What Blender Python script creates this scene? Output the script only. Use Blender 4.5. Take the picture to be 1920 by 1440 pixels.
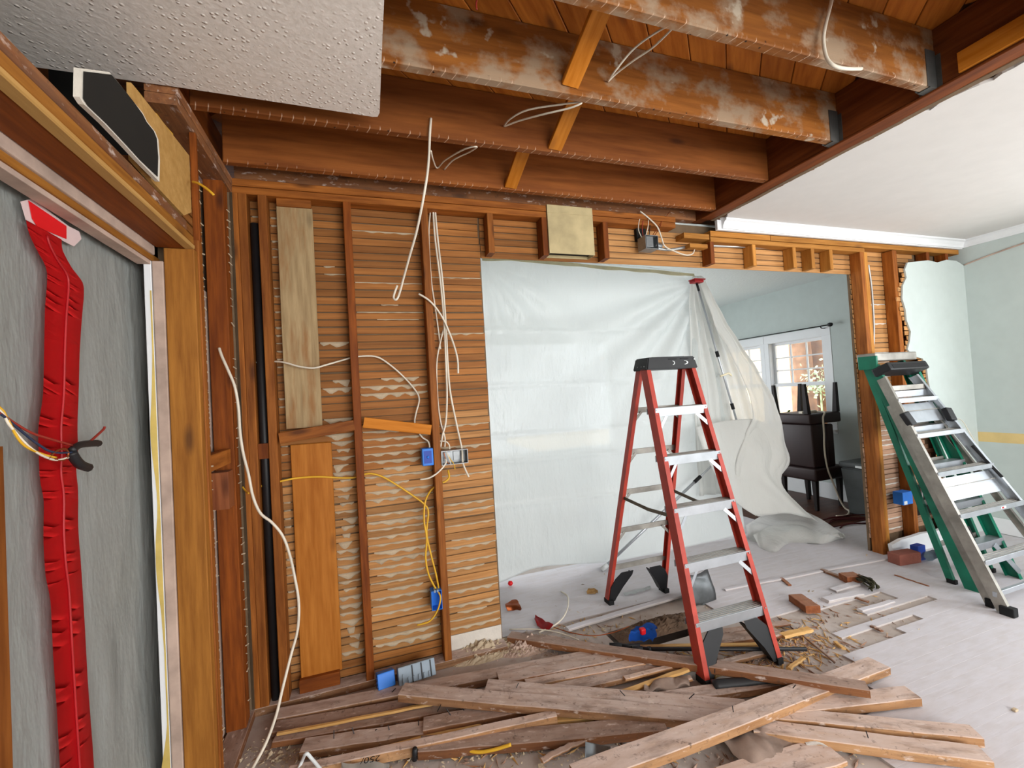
import bpy, bmesh, math, random
from mathutils import Vector, Matrix, noise
random.seed(7)
sc = bpy.context.scene
for o in list(bpy.data.objects): bpy.data.objects.remove(o)
COL = sc.collection
# ------------------------------------------------------------------ camera
def cam_axes():
    yaw, pitch, roll = 0.3252081, 0.0239038, -0.0591505
    cy, sy, cp, sp = math.cos(yaw), math.sin(yaw), math.cos(pitch), math.sin(pitch)
    fw = Vector((sy*cp, cy*cp, sp)); r = Vector((cy, -sy, 0)); u = r.cross(fw)
    c, s = math.cos(roll), math.sin(roll)
    return c*r+s*u, -s*r+c*u, fw
RX, UP, FW = cam_axes()
CAM = Vector((0, 0, 1.55)); F = 823.8
cd = bpy.data.cameras.new('camera'); cam = bpy.data.objects.new('camera', cd); COL.objects.link(cam)
cam.matrix_world = Matrix(((RX.x, UP.x, -FW.x, 0), (RX.y, UP.y, -FW.y, 0), (RX.z, UP.z, -FW.z, 1.55), (0, 0, 0, 1)))
cd.sensor_width = 36; cd.lens = 36*F/1920; cd.clip_start = 0.02
sc.camera = cam
# ------------------------------------------------------------------ light
sc.view_settings.view_transform = 'Standard'; sc.view_settings.look = 'None'
sc.view_settings.gamma = 1; sc.view_settings.use_curve_mapping = False
sc.view_settings.exposure = 0.0
W = bpy.data.worlds.new('sky'); sc.world = W; W.use_nodes = True
bg = W.node_tree.nodes['Background']; bg.inputs[0].default_value = (0.88, 0.94, 1.0, 1); bg.inputs[1].default_value = 2.2
def area(name, loc, direction, sx, sy, power, col=(1, 1, 1)):
    l = bpy.data.lights.new(name, 'AREA'); l.shape = 'RECTANGLE'; l.size = sx; l.size_y = sy; l.energy = power; l.color = col
    o = bpy.data.objects.new(name, l); COL.objects.link(o); o.location = loc
    o.rotation_euler = Vector(direction).to_track_quat('-Z', 'Z').to_euler(); return o
area('daylight_side_window', (5.75, 0.1, 1.55), (-1, 0, -0.1), 2.2, 1.5, 135, (0.93, 0.97, 1.0))
area('daylight_front_opening', (2.3, -3.2, 1.5), (0, 1, 0), 4.0, 2.0, 250, (1.0, 0.985, 0.96))
area('daylight_far_window', (2.2, 6.75, 1.5), (0, -1, -0.05), 3.6, 1.7, 80, (0.95, 0.97, 1.0))
sun = bpy.data.lights.new('sun', 'SUN'); sun.energy = 8.0; sun.angle = 0.01; sun.color = (1, 0.93, 0.8)
so = bpy.data.objects.new('sun', sun); COL.objects.link(so); so.rotation_euler = Vector((0.75, -0.25, -0.6)).to_track_quat('-Z', 'Z').to_euler()

# ------------------------------------------------------------------ helpers
def lin(h):
    h = h.lstrip('#'); v = [int(h[i:i+2], 16)/255 for i in (0, 2, 4)]
    return tuple(((c/12.92) if c <= 0.04045 else ((c+0.055)/1.055)**2.4) for c in v)+(1,)
def at(px, py, ax, v):
    d = RX*((px-960)/F) - UP*((py-720)/F) + FW
    t = (v-CAM[ax])/d[ax]; return CAM+d*t
X, Y, Z = 0, 1, 2
def link(o, parent=None):
    COL.objects.link(o)
    if parent is not None:
        o.parent = parent; o.matrix_parent_inverse = parent.matrix_basis.inverted()
    return o
def tag(o, label=None, cat=None, group=None, kind=None):
    if label: o['label'] = label
    if cat: o['category'] = cat
    if group: o['group'] = group
    if kind: o['kind'] = kind
    return o
def thing(name, label, cat, loc, group=None):
    o = bpy.data.objects.new(name, None); o.location = loc; o.empty_display_size = .05; COL.objects.link(o)
    return tag(o, label, cat, group)
def struct(name, loc=(0, 0, 0)):
    o = bpy.data.objects.new(name, None); o.location = loc; COL.objects.link(o); o['kind'] = 'structure'; return o
def obj(name, bm, m, parent=None, smooth=False):
    me = bpy.data.meshes.new(name); bm.normal_update(); bm.to_mesh(me); bm.free()
    return objm(name, me, m, parent, smooth)
def objm(name, me, m, parent=None, smooth=False):
    if m and not me.materials: me.materials.append(m)
    if smooth:
        for p in me.polygons: p.use_smooth = True
    return link(bpy.data.objects.new(name, me), parent)
_cache = {}
def prism_mesh(L, w, t, c=.002, seg=1, jit=0.0, var=0):
    """local X = length, Y = width, Z = thickness; chamfered bar, optionally uneven"""
    key = (round(L, 4), round(w, 4), round(t, 4), c, seg, jit, var)
    if key in _cache: return _cache[key]
    c = min(c, w*.3, t*.3); rnd = random.Random(hash(key) & 0xffff)
    prof = [(-w/2+c, -t/2), (w/2-c, -t/2), (w/2, -t/2+c), (w/2, t/2-c), (w/2-c, t/2), (-w/2+c, t/2), (-w/2, t/2-c), (-w/2, -t/2+c)]
    vs, fs = [], []
    for i in range(seg+1):
        x = -L/2+L*i/seg; dy = rnd.uniform(-jit, jit); dz = rnd.uniform(-jit, jit)*.5; s = 1+rnd.uniform(-jit, jit)*3
        ex = rnd.uniform(-1, 1)*jit*2 if i in (0, seg) else 0
        for k, (y, z) in enumerate(prof): vs.append((x+ex*(1 if k < 4 else -1), y*s+dy, z+dz))
    for i in range(seg):
        for k in range(8): fs.append((i*8+k, i*8+(k+1) % 8, (i+1)*8+(k+1) % 8, (i+1)*8+k))
    fs.append(tuple(range(7, -1, -1))); fs.append(tuple(seg*8+k for k in range(8)))
    me = bpy.data.meshes.new('bar'); me.from_pydata(vs, [], fs); me.update()
    bm = bmesh.new(); bm.from_mesh(me); bmesh.ops.recalc_face_normals(bm, faces=bm.faces); bm.to_mesh(me); bm.free()
    _cache[key] = me; return me
def board(name, p0, p1, w, t, m, parent=None, up=(0, 0, 1), c=.002, seg=1, jit=0.0, var=0):
    p0, p1 = Vector(p0), Vector(p1); d = p1-p0; L = d.length; x = d/L
    z = Vector(up); z = z-x*z.dot(x)
    z = z.normalized() if z.length > 1e-5 else Vector((0, 1, 0)); y = z.cross(x)
    base = prism_mesh(L, w, t, c, seg, jit, var)
    key = ('mat', base.name, m.name)
    if key not in _cache:
        me = base.copy(); me.materials.append(m); _cache[key] = me
    o = bpy.data.objects.new(name, _cache[key]); link(o, parent)
    mid = (p0+p1)/2
    o.matrix_basis = Matrix(((x.x, y.x, z.x, mid.x), (x.y, y.y, z.y, mid.y), (x.z, y.z, z.z, mid.z), (0, 0, 0, 1)))
    return o
def bx(name, x0, x1, y0, y1, z0, z1, m, parent=None, grain=None, c=.002, seg=1, jit=0.0, var=0):
    dx, dy, dz = x1-x0, y1-y0, z1-z0; cx, cy, cz = (x0+x1)/2, (y0+y1)/2, (z0+z1)/2
    if grain is None: grain = 'xyz'[max(range(3), key=lambda i: (dx, dy, dz)[i])]
    if grain == 'x': return board(name, (x0, cy, cz), (x1, cy, cz), dy, dz, m, parent, (0, 0, 1), c, seg, jit, var)
    if grain == 'y': return board(name, (cx, y0, cz), (cx, y1, cz), dx, dz, m, parent, (0, 0, 1), c, seg, jit, var)
    return board(name, (cx, cy, z0), (cx, cy, z1), dx, dy, m, parent, (0, 1, 0), c, seg, jit, var)
def smooth_path(pts, sub=5):
    pts = [Vector(p) for p in pts]
    if len(pts) < 3: return pts
    out = []
    for i in range(len(pts)-1):
        a = pts[max(i-1, 0)]; b = pts[i]; c = pts[i+1]; d = pts[min(i+2, len(pts)-1)]
        for k in range(sub):
            t = k/sub
            out.append(.5*((2*b)+(c-a)*t+(2*a-5*b+4*c-d)*t*t+(3*b-a-3*c+d)*t**3))
    out.append(pts[-1]); return out
def tube_bm(bm, pts, r, n=8, r1=None):
    rings = []; prev = None; N = len(pts)
    for i, p in enumerate(pts):
        t = (pts[min(i+1, N-1)]-pts[max(i-1, 0)]).normalized()
        if prev is None:
            a = Vector((0, 0, 1)) if abs(t.z) < .9 else Vector((1, 0, 0)); u = t.cross(a).normalized()
        else: u = (prev-t*prev.dot(t)).normalized()
        prev = u; v = t.cross(u); rr = r if r1 is None else r+(r1-r)*i/(N-1)
        rings.append([bm.verts.new(p+(u*math.cos(2*math.pi*k/n)+v*math.sin(2*math.pi*k/n))*rr) for k in range(n)])
    for a, b in zip(rings, rings[1:]):
        for k in range(n): bm.faces.new((a[k], a[(k+1) % n], b[(k+1) % n], b[k]))
    bm.faces.new(rings[0][::-1]); bm.faces.new(rings[-1])
def tube(name, pts, r, m, parent=None, n=8, sub=5, r1=None):
    bm = bmesh.new(); tube_bm(bm, smooth_path(pts, sub), r, n, r1); return obj(name, bm, m, parent, True)
def box_bm(bm, x0, x1, y0, y1, z0, z1, M=None):
    vs = [Vector((x, y, z)) for z in (z0, z1) for y in (y0, y1) for x in (x0, x1)]
    if M is not None: vs = [M @ v for v in vs]
    v = [bm.verts.new(p) for p in vs]
    for f in ((0, 2, 3, 1), (4, 5, 7, 6), (0, 1, 5, 4), (2, 6, 7, 3), (0, 4, 6, 2), (1, 3, 7, 5)): bm.faces.new([v[i] for i in f])
    return v
def cbox(name, x0, x1, y0, y1, z0, z1, m, parent=None, bev=.004, M=None, segs=2):
    bm = bmesh.new(); box_bm(bm, x0, x1, y0, y1, z0, z1, M)
    if bev: bmesh.ops.bevel(bm, geom=bm.edges[:], offset=bev, segments=segs, affect='EDGES', profile=.5)
    return obj(name, bm, m, parent, True if segs > 2 else False)
def extrude_profile(name, prof, p0, p1, xa, ya, m, parent=None, closed=True):
    """prof: 2-D polygon (closed) swept from p0 to p1 with axes xa, ya"""
    p0, p1, xa, ya = Vector(p0), Vector(p1), Vector(xa).normalized(), Vector(ya).normalized()
    bm = bmesh.new(); a = [bm.verts.new(p0+xa*x+ya*y) for x, y in prof]; b = [bm.verts.new(p1+xa*x+ya*y) for x, y in prof]
    n = len(prof)
    for k in range(n): bm.faces.new((a[k], a[(k+1) % n], b[(k+1) % n], b[k]))
    bm.faces.new(a[::-1]); bm.faces.new(b); bmesh.ops.recalc_face_normals(bm, faces=bm.faces)
    return obj(name, bm, m, parent)
def slab_poly(name, pts, thick, m, parent=None):
    """closed 3-D polygon (planar) extruded by vector thick"""
    bm = bmesh.new(); t = Vector(thick)
    a = [bm.verts.new(Vector(p)) for p in pts]; b = [bm.verts.new(Vector(p)+t) for p in pts]; n = len(a)
    bm.faces.new(a); bm.faces.new(b[::-1])
    for k in range(n): bm.faces.new((a[k], b[k], b[(k+1) % n], a[(k+1) % n]))
    bmesh.ops.recalc_face_normals(bm, faces=bm.faces)
    return obj(name, bm, m, parent)
def grid_obj(name, rows, m, parent=None, thick=0.0, smooth=True):
    bm = bmesh.new(); V = [[bm.verts.new(p) for p in r] for r in rows]
    for i in range(len(V)-1):
        for j in range(len(V[0])-1): bm.faces.new((V[i][j], V[i][j+1], V[i+1][j+1], V[i+1][j]))
    if thick: bmesh.ops.solidify(bm, geom=bm.faces[:], thickness=thick)
    return obj(name, bm, m, parent, smooth)
def lathe(name, prof, loc, m, parent=None, n=20, M=None):
    bm = bmesh.new(); rings = []
    for r, z in prof:
        ring = []
        for k in range(n):
            p = Vector((r*math.cos(2*math.pi*k/n), r*math.sin(2*math.pi*k/n), z))
            if M is not None: p = M @ p
            ring.append(bm.verts.new(p+Vector(loc)))
        rings.append(ring)
    for a, b in zip(rings, rings[1:]):
        for k in range(n): bm.faces.new((a[k], a[(k+1) % n], b[(k+1) % n], b[k]))
    bm.faces.new(rings[0][::-1]); bm.faces.new(rings[-1])
    return obj(name, bm, m, parent, True)

# ------------------------------------------------------------------ materials
class NT:
    def __init__(s, name):
        s.m = bpy.data.materials.new(name); s.m.use_nodes = True; s.t = s.m.node_tree; s.b = s.t.nodes['Principled BSDF']
    def n(s, k, **kw):
        nd = s.t.nodes.new(k)
        for a, v in kw.items():
            if a in ('inp',):
                for i, val in v.items(): nd.inputs[i].default_value = val
            else: setattr(nd, a, v)
        return nd
    def l(s, a, b): s.t.links.new(a, b)
    def mix(s, fac, a, b, mode='MIX'):
        nd = s.n('ShaderNodeMix', data_type='RGBA', blend_type=mode)
        for sock, v in ((nd.inputs[0], fac), (nd.inputs[6], a), (nd.inputs[7], b)):
            if hasattr(v, 'node'): s.l(v, sock)
            else: sock.default_value = v
        return nd.outputs[2]
    def ramp(s, src, a, b, lo=0.0, hi=1.0):
        nd = s.n('ShaderNodeMapRange', clamp=True); s.l(src, nd.inputs[0])
        nd.inputs[1].default_value = a; nd.inputs[2].default_value = b; nd.inputs[3].default_value = lo; nd.inputs[4].default_value = hi
        return nd.outputs[0]
    def math(s, op, a, b=None):
        nd = s.n('ShaderNodeMath', operation=op)
        for i, v in enumerate((a, b)):
            if v is None: continue
            if hasattr(v, 'node'): s.l(v, nd.inputs[i])
            else: nd.inputs[i].default_value = v
        return nd.outputs[0]
    def noise(s, vec, scale, detail=4, rough=.55):
        nd = s.n('ShaderNodeTexNoise'); nd.inputs['Scale'].default_value = scale; nd.inputs['Detail'].default_value = detail; nd.inputs['Roughness'].default_value = rough
        if vec is not None: s.l(vec, nd.inputs['Vector'])
        return nd.outputs[0]
    def coord(s, scale=(1, 1, 1), rnd=True, kind='Object'):
        tc = s.n('ShaderNodeTexCoord'); v = tc.outputs[kind]
        if rnd:
            oi = s.n('ShaderNodeObjectInfo'); cx = s.n('ShaderNodeCombineXYZ')
            k = s.math('MULTIPLY', oi.outputs['Random'], 37.0)
            for i in range(3): s.l(k, cx.inputs[i])
            ad = s.n('ShaderNodeVectorMath', operation='ADD'); s.l(v, ad.inputs[0]); s.l(cx.outputs[0], ad.inputs[1]); v = ad.outputs[0]
        mp = s.n('ShaderNodeMapping'); mp.inputs['Scale'].default_value = scale; s.l(v, mp.inputs[0]); return mp.outputs[0]
    def bump(s, h, strength=.3, dist=.01):
        nd = s.n('ShaderNodeBump'); nd.inputs['Strength'].default_value = strength; nd.inputs['Distance'].default_value = dist
        s.l(h, nd.inputs['Height']); s.l(nd.outputs[0], s.b.inputs['Normal'])
    def base(s, v):
        if hasattr(v, 'node'): s.l(v, s.b.inputs['Base Color'])
        else: s.b.inputs['Base Color'].default_value = v
    def rough(s, v): s.b.inputs['Roughness'].default_value = v
def plain(name, h, rough=.6, metal=0.0, var=0.08, bump=0.0, bscale=60, spec=.4):
    t = NT(name); c = lin(h); v = t.coord((1, 1, 1)); nz = t.noise(v, 9, 5)
    d = tuple(x*(1-var*2) for x in c[:3])+(1,); l = tuple(min(1, x*(1+var*2)) for x in c[:3])+(1,)
    t.base(t.mix(t.ramp(nz, .3, .7), d, l)); t.rough(rough); t.b.inputs['Metallic'].default_value = metal; t.b.inputs['Specular IOR Level'].default_value = spec
    if bump: t.bump(t.noise(v, bscale, 4), bump, .005)
    return t.m
def wood(name, dark, light, rough=.65, stain=None, dust=None, dust_amt=.5, ticks=None, plaster=None, knots=True, vary=.35, grain=(1.0, 12, 12), grime=0):
    t = NT(name); v = t.coord(grain); g = t.noise(v, 3.2, 6, .6)
    v2 = t.coord((.55, 3.0, 3.0)); g2 = t.noise(v2, 2.0, 3)
    col = t.mix(t.ramp(g, .3, .72), lin(dark), lin(light))
    col = t.mix(t.ramp(g2, .42, .75, 0, .55), col, lin(dark))
    oi = t.n('ShaderNodeObjectInfo'); hs = t.n('ShaderNodeHueSaturation')
    t.l(t.math('ADD', t.math('MULTIPLY', oi.outputs['Random'], vary), 1-vary/2), hs.inputs['Value']); t.l(col, hs.inputs['Color']); hs.inputs['Hue'].default_value = .5035; hs.inputs['Saturation'].default_value = 1.06 if not dust else 1.0; col = hs.outputs[0]
    if knots:
        vo = t.n('ShaderNodeTexVoronoi', feature='F1'); vo.inputs['Scale'].default_value = 1.0; t.l(t.coord((2.2, 7, 7)), vo.inputs['Vector'])
        col = t.mix(t.ramp(vo.outputs['Distance'], .05, .16, .75, 0), col, tuple(x*.35 for x in lin(dark)[:3])+(1,))
    if stain:
        s = t.noise(t.coord((1.0, 5, 5)), 2.6, 5); col = t.mix(t.ramp(s, .52, .68, 0, .85), col, lin(stain))
    if plaster:
        s = t.noise(t.coord((4.0, 5, 5)), 1.25, 5, .62); s2 = t.noise(t.coord((5, 5, 5)), 1.7, 4)
        lo = plaster[1]
        col = t.mix(t.ramp(s, lo, lo+.14, 0, .75), col, lin('#9c8a74'))
        col = t.mix(t.ramp(s2, .63, .69, 0, .85), col, lin(plaster[0]))
    if ticks:
        tc = t.n('ShaderNodeTexCoord'); sp = t.n('ShaderNodeSeparateXYZ'); t.l(tc.outputs['Object'], sp.inputs[0])
        sk = t.math('ADD', sp.outputs[0], t.math('MULTIPLY', sp.outputs[1], .35))
        fr = t.math('FRACT', t.math('DIVIDE', sk, .044)); line = t.ramp(fr, .05, .10, 1, 0)
        low = t.ramp(sp.outputs[2], -ticks+.004, -ticks+.016, 1, 0)
        brk = t.ramp(t.noise(t.coord((7, 7, 7)), 3, 2), .42, .56)
        fac = t.math('MULTIPLY', t.math('MULTIPLY', line, low), brk)
        col = t.mix(t.math('MULTIPLY', fac, .8), col, lin('#cdb097'))
        vo = t.n('ShaderNodeTexVoronoi'); vo.inputs['Scale'].default_value = 26; t.l(tc.outputs['Object'], vo.inputs['Vector'])
        col = t.mix(t.math('MULTIPLY', t.ramp(vo.outputs['Distance'], .09, .14, 1, 0), low), col, lin('#24130a'))
    if dust:
        ge = t.n('ShaderNodeNewGeometry'); sp = t.n('ShaderNodeSeparateXYZ'); t.l(ge.outputs['Normal'], sp.inputs[0])
        up = t.ramp(sp.outputs[2], .35, .8); dn = t.ramp(t.noise(t.coord((3, 9, 9)), 3, 5), .25, .6, dust_amt*.55, dust_amt)
        col = t.mix(t.math('MULTIPLY', up, dn), col, lin(dust))
        if grime:
            col = t.mix(t.ramp(t.noise(t.coord((2.0, 7, 7)), 2.3, 6, .65), .50, .72, 0, grime), col, lin('#5b4436'))
            col = t.mix(t.ramp(t.noise(t.coord((14, 14, 14)), 2.5, 5, .7), .58, .70, 0, grime), col, lin('#4c3a30'))
            col = t.mix(t.ramp(t.noise(t.coord((8, 20, 20)), 2.1, 4, .6), .60, .72, 0, grime), col, lin('#d9c8bd'))
    t.base(col); t.rough(rough); t.b.inputs['Specular IOR Level'].default_value = .25
    t.bump(g, .35, .004); return t.m
M = {}
M['stud'] = wood('stud_wood', '#6d3a1c', '#a8683a')
M['stud_light'] = wood('pale_stud_wood', '#96602f', '#c48a50')
M['jamb'] = wood('jamb_wood', '#7d4d26', '#ab743e', vary=.05)
M['stud_dark'] = wood('brown_stud_wood', '#5e2c14', '#94512a')
M['lath'] = wood('lath_wood', '#80502e', '#a56f44', vary=.45, knots=False, grain=(.8, 9, 22))
M['lath_m'] = wood('lath_wood_dusty', '#8f633f', '#bd8c5f', vary=.45, knots=False, grain=(.8, 9, 22))
M['lath_d'] = wood('lath_wood_plaster_dust', '#94715c', '#c4a08a', vary=.3, knots=False, grain=(.8, 9, 22))
M['lath_r'] = wood('lath_wood_pale', '#a0714a', '#c9986a', vary=.4, knots=False, grain=(.8, 9, 22))
M['joist'] = wood('joist_wood', '#6a3a20', '#925833', ticks=.13, grain=(.7, 9, 9))
M['joist_p'] = wood('joist_wood_plaster', '#6e3f20', '#a06538', ticks=.13, plaster=('#b9ad9a', .47), grain=(.7, 9, 9))
M['beam'] = wood('beam_wood', '#5a2b16', '#86492a')
M['bridging'] = wood('bridging_wood', '#a8632a', '#cf8646')
M['subfloor'] = wood('roof_plank_wood', '#96532a', '#c67c43')
M['grey_plank'] = wood('weathered_plank', '#8a7355', '#b39b78', stain='#8e6238', vary=.1)
M['orange_plank'] = wood('orange_plank', '#9c5c2c', '#bf7d44', vary=.1)
M['plywood'] = wood('plywood', '#a9814f', '#c49c68', vary=.1, knots=False)
M['lumber'] = wood('dusty_lumber', '#7c5238', '#b28763', dust='#c0ada3', dust_amt=.97, grime=.7)
M['lumber2'] = wood('dusty_lumber_pale', '#9a6c48', '#cc9e74', dust='#d0bbb0', dust_amt=.97, grime=.7)
M['lumber3'] = wood('brown_lumber', '#6c4029', '#96633f', dust='#ab968a', dust_amt=.85, grime=.7)
M['fresh'] = wood('split_pine', '#b98850', '#e2be8c', vary=.2, knots=False)
M['plank'] = wood('dusty_floor_plank', '#b3aaa6', '#bdb5b2', dust='#c9c6cb', dust_amt=.96, knots=False, vary=.03)
M['plank_d'] = wood('dark_floor_plank', '#3c2118', '#5e3a2c', dust=None, knots=False, vary=.25, rough=.45)
M['plaster_key'] = plain('plaster_key', '#b8a68c', .95, bump=.6, bscale=120)
M['plaster_back'] = plain('plaster_back', '#6f5a44', .95, bump=.5)
M['plaster_white'] = plain('plaster_white', '#cfc8be', .95, bump=.4, var=.05)
M['drywall_core'] = plain('drywall_core', '#d8d2c6', .95, bump=.4, var=.04)
M['black_paper_and_dark'] = plain('black_paper_and_dark', '#15130f', .9)  # black drywall paper, also painted in for dark hollows
M['wall_teal'] = plain('wall_paint_teal', '#bdc7c4', .8, var=.015, bump=.05, bscale=200)
M['ceil_white'] = plain('ceiling_paint', '#d9d6d3', .85, var=.012, bump=.05, bscale=150)
M['trim_white'] = plain('trim_white', '#e6e8ea', .45, var=.01)
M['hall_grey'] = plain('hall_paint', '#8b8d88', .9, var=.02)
M['dirt'] = plain('dirt', '#5e4a3a', 1, var=.2, bump=.8)
M['cable'] = plain('cable_white', '#d9d0bf', .5, var=.06)
M['cable_y'] = plain('cable_yellow', '#d6a52c', .5, var=.06)
M['cable_bk'] = plain('cable_black', '#1d1c1e', .5)
M['wire_red'] = plain('wire_red', '#8e2d22', .5)
M['wire_blue'] = plain('wire_blue', '#27324a', .5)
M['copper'] = plain('copper', '#a45a34', .4, .8)
M['galv'] = plain('galvanised', '#8d9092', .45, .7, var=.12)
M['galv_d'] = plain('galvanised_dark', '#5a5a58', .5, .6, var=.15)
M['conduit'] = plain('conduit', '#b2b2b0', .4, .6, var=.06)
M['blue'] = plain('blue_plastic', '#2476d6', .45, var=.04)
M['blue_dk'] = plain('blue_plastic_dark', '#1b3f9c', .5)
M['grey_pl'] = plain('grey_plastic', '#8796a3', .5, var=.04)
M['duct'] = plain('duct_coating', '#b6a57c', .75, var=.08, bump=.15)
M['black'] = plain('black_plastic', '#1c1d20', .5, var=.05)
M['rubber'] = plain('rubber', '#141416', .8)
M['red_rail'] = plain('red_fibreglass', '#a83a2c', .45, var=.1)
M['green_rail'] = plain('green_fibreglass', '#0f6e55', .45, var=.1)
M['alu'] = plain('aluminium', '#b9bec4', .38, .75, var=.06)
M['alu_d'] = plain('aluminium_worn', '#9a968f', .5, .6, var=.14)
M['brass'] = plain('spreader_steel', '#5b5040', .5, .6)
M['red_tape'] = plain('red_zipper_tape', '#d8101a', .5, var=.03)
M['pink_tape'] = plain('adhesive_backing', '#d8c0bf', .5, var=.03)
M['red_pl'] = plain('red_plastic', '#a51a20', .45)
M['mask_tape'] = plain('masking_tape', '#f0e6c6', .6, var=.05)
M['yellow_tape'] = plain('yellow_tape', '#dcc184', .7, var=.03)
M['yellow_paint'] = plain('yellowed_tape', '#cdb262', .7, var=.1)
M['brick'] = plain('brick', '#8a5245', .95, var=.1, bump=.6, bscale=90)
M['redwood'] = wood('red_offcut', '#70381f', '#9c5c37', vary=.05, dust='#a5826e', dust_amt=.5)
M['twig'] = plain('twig', '#2f2d1a', .9, var=.15)
M['leather'] = plain('brown_leather', '#241110', .5, var=.06)
M['dark_leg'] = plain('dark_leg', '#170c0b', .6)
M['bin'] = plain('bin_grey', '#474b4b', .55)
M['cloth_blue'] = plain('blue_cloth', '#1d5fc0', .8)
M['leaf'] = plain('leaf', '#4f8a3c', .6, var=.2)
M['leaf_out'] = plain('pale_leaf', '#a9bd98', .6, var=.12)
M['paper'] = plain('paper', '#dcdad4', .8, var=.03)
M['ink'] = plain('ink', '#1a1a22', .7)
M['red_cord'] = plain('red_cord', '#4a1216', .6)
M['glove'] = plain('grey_fabric', '#7d8a94', .9, var=.1)
M['bark'] = plain('tree_bark', '#8a6a54', .95, var=.2, bump=.6, bscale=30)
M['stucco'] = plain('stucco', '#e8d3ae', .95, var=.03)
M['rag'] = plain('dusty_cloth', '#b39c8e', .9, var=.12)
M['label_w'] = plain('label_white', '#d8dcdc', .5, var=.02)
def floor_mat():
    t = NT('floor_dust'); v = t.coord((1, 1, 1), rnd=False)
    a = t.noise(v, 1.3, 5); b = t.noise(v, 14, 6)
    col = t.mix(t.ramp(a, .35, .68), lin('#a99c93'), lin('#beb5b0'))
    col = t.mix(t.ramp(b, .52, .75, 0, .5), col, lin('#8a7462'))
    t.base(col); t.rough(.85); t.bump(b, .3, .006); return t.m
M['floor'] = floor_mat()
def patch_mat():
    t = NT('knockdown_ceiling'); v = t.coord((1, 1, 1), rnd=False)
    nz = t.noise(v, 55, 3, .5); vo = t.n('ShaderNodeTexVoronoi'); vo.inputs['Scale'].default_value = 46; t.l(v, vo.inputs['Vector'])
    msk = t.ramp(t.noise(v, 4, 3), .38, .62, .15, 1)
    h = t.math('ADD', t.math('MULTIPLY', t.ramp(vo.outputs['Distance'], .12, .3, 1, 0), msk), t.math('MULTIPLY', nz, .4))
    t.base(t.mix(t.ramp(nz, .4, .65), lin('#e0d8d0'), lin('#e8e0d9'))); t.rough(.85); t.bump(h, .55, .008); return t.m
M['patch'] = patch_mat()
def texture_ceiling():
    t = NT('textured_ceiling'); v = t.coord((1, 1, 1), rnd=False); nz = t.noise(v, 40, 4)
    t.base(lin('#dfe6e4')); t.rough(.9); t.bump(nz, .6, .012); return t.m
M['ceil_far'] = texture_ceiling()
def plastic(name, h, transp=.1, transl=.5, rough=.25, bump=.35):
    t = NT(name); c = lin(h); v = t.coord((1, 1, 1), rnd=False)
    t.base(c); t.rough(rough); t.b.inputs['Specular IOR Level'].default_value = .5
    w1 = t.noise(t.coord((1.0, 1.0, .45), rnd=False), 3.0, 5, .55); w2 = t.noise(t.coord((6, 6, 2), rnd=False), 2.6, 4, .6)
    t.bump(t.math('ADD', w1, t.math('MULTIPLY', w2, .35)), bump, .05)
    tr = t.n('ShaderNodeBsdfTranslucent'); tr.inputs[0].default_value = c
    tp = t.n('ShaderNodeBsdfTransparent'); tp.inputs[0].default_value = (.95, .97, .96, 1)
    m1 = t.n('ShaderNodeMixShader'); m1.inputs[0].default_value = transl; t.l(t.b.outputs[0], m1.inputs[1]); t.l(tr.outputs[0], m1.inputs[2])
    m2 = t.n('ShaderNodeMixShader'); m2.inputs[0].default_value = transp; t.l(m1.outputs[0], m2.inputs[1]); t.l(tp.outputs[0], m2.inputs[2])
    t.l(m2.outputs[0], t.t.nodes['Material Output'].inputs['Surface']); return t.m
M['sheet'] = plastic('plastic_sheet', '#e4e7e6', .05, .45, .2, .75)
M['flap'] = plastic('plastic_flap', '#f6f6f4', .06, .62, .22, .8)
M['door_sheet'] = plastic('door_plastic', '#cfd2ce', .10, .25, .3, .5)
def glass_mat():
    t = NT('window_glass'); tp = t.n('ShaderNodeBsdfTransparent'); gl = t.n('ShaderNodeBsdfGlossy'); gl.inputs['Roughness'].default_value = .02
    m = t.n('ShaderNodeMixShader'); m.inputs[0].default_value = .012; t.l(tp.outputs[0], m.inputs[1]); t.l(gl.outputs[0], m.inputs[2])
    t.l(m.outputs[0], t.t.nodes['Material Output'].inputs['Surface']); return t.m
M['glass'] = glass_mat()

# ------------------------------------------------------------------ setting: floor
WB = 2.6                       # stud fronts of the stripped wall
floor = struct('floor')
def fbox(x0, x1, y0, y1, z0=-.25, z1=-.010, m='floor'): return cbox('subfloor', x0, x1, y0, y1, z0, z1, M[m], floor, 0)
HX0, HX1, HY0, HY1 = 1.38, 2.02, 2.30, 2.55
fbox(-3, HX0, -3.2, 6.8); fbox(HX1, 5.7, -3.2, 6.8); fbox(HX0, HX1, -3.2, HY0); fbox(HX0, HX1, HY1, 6.8)
cbox('pit_bottom', HX0, HX1, HY0, HY1, -.3, -.2, M['dirt'], floor, 0)
def plank_end(y):              # where the strip flooring is broken off beside the debris
    tab = [(0.9, -.1), (1.30, 1.9), (1.55, 2.3), (1.77, 2.44), (1.83, 2.98), (1.88, 3.24), (1.93, 2.60), (1.99, 3.60), (2.05, 3.0), (2.12, 3.4), (2.2, 2.7), (2.3, 2.35), (2.6, 2.2)]
    best = min(tab, key=lambda q: abs(q[0]-y)); return best[1]
rng = random.Random(5); y = 0.62; row = 0
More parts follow.
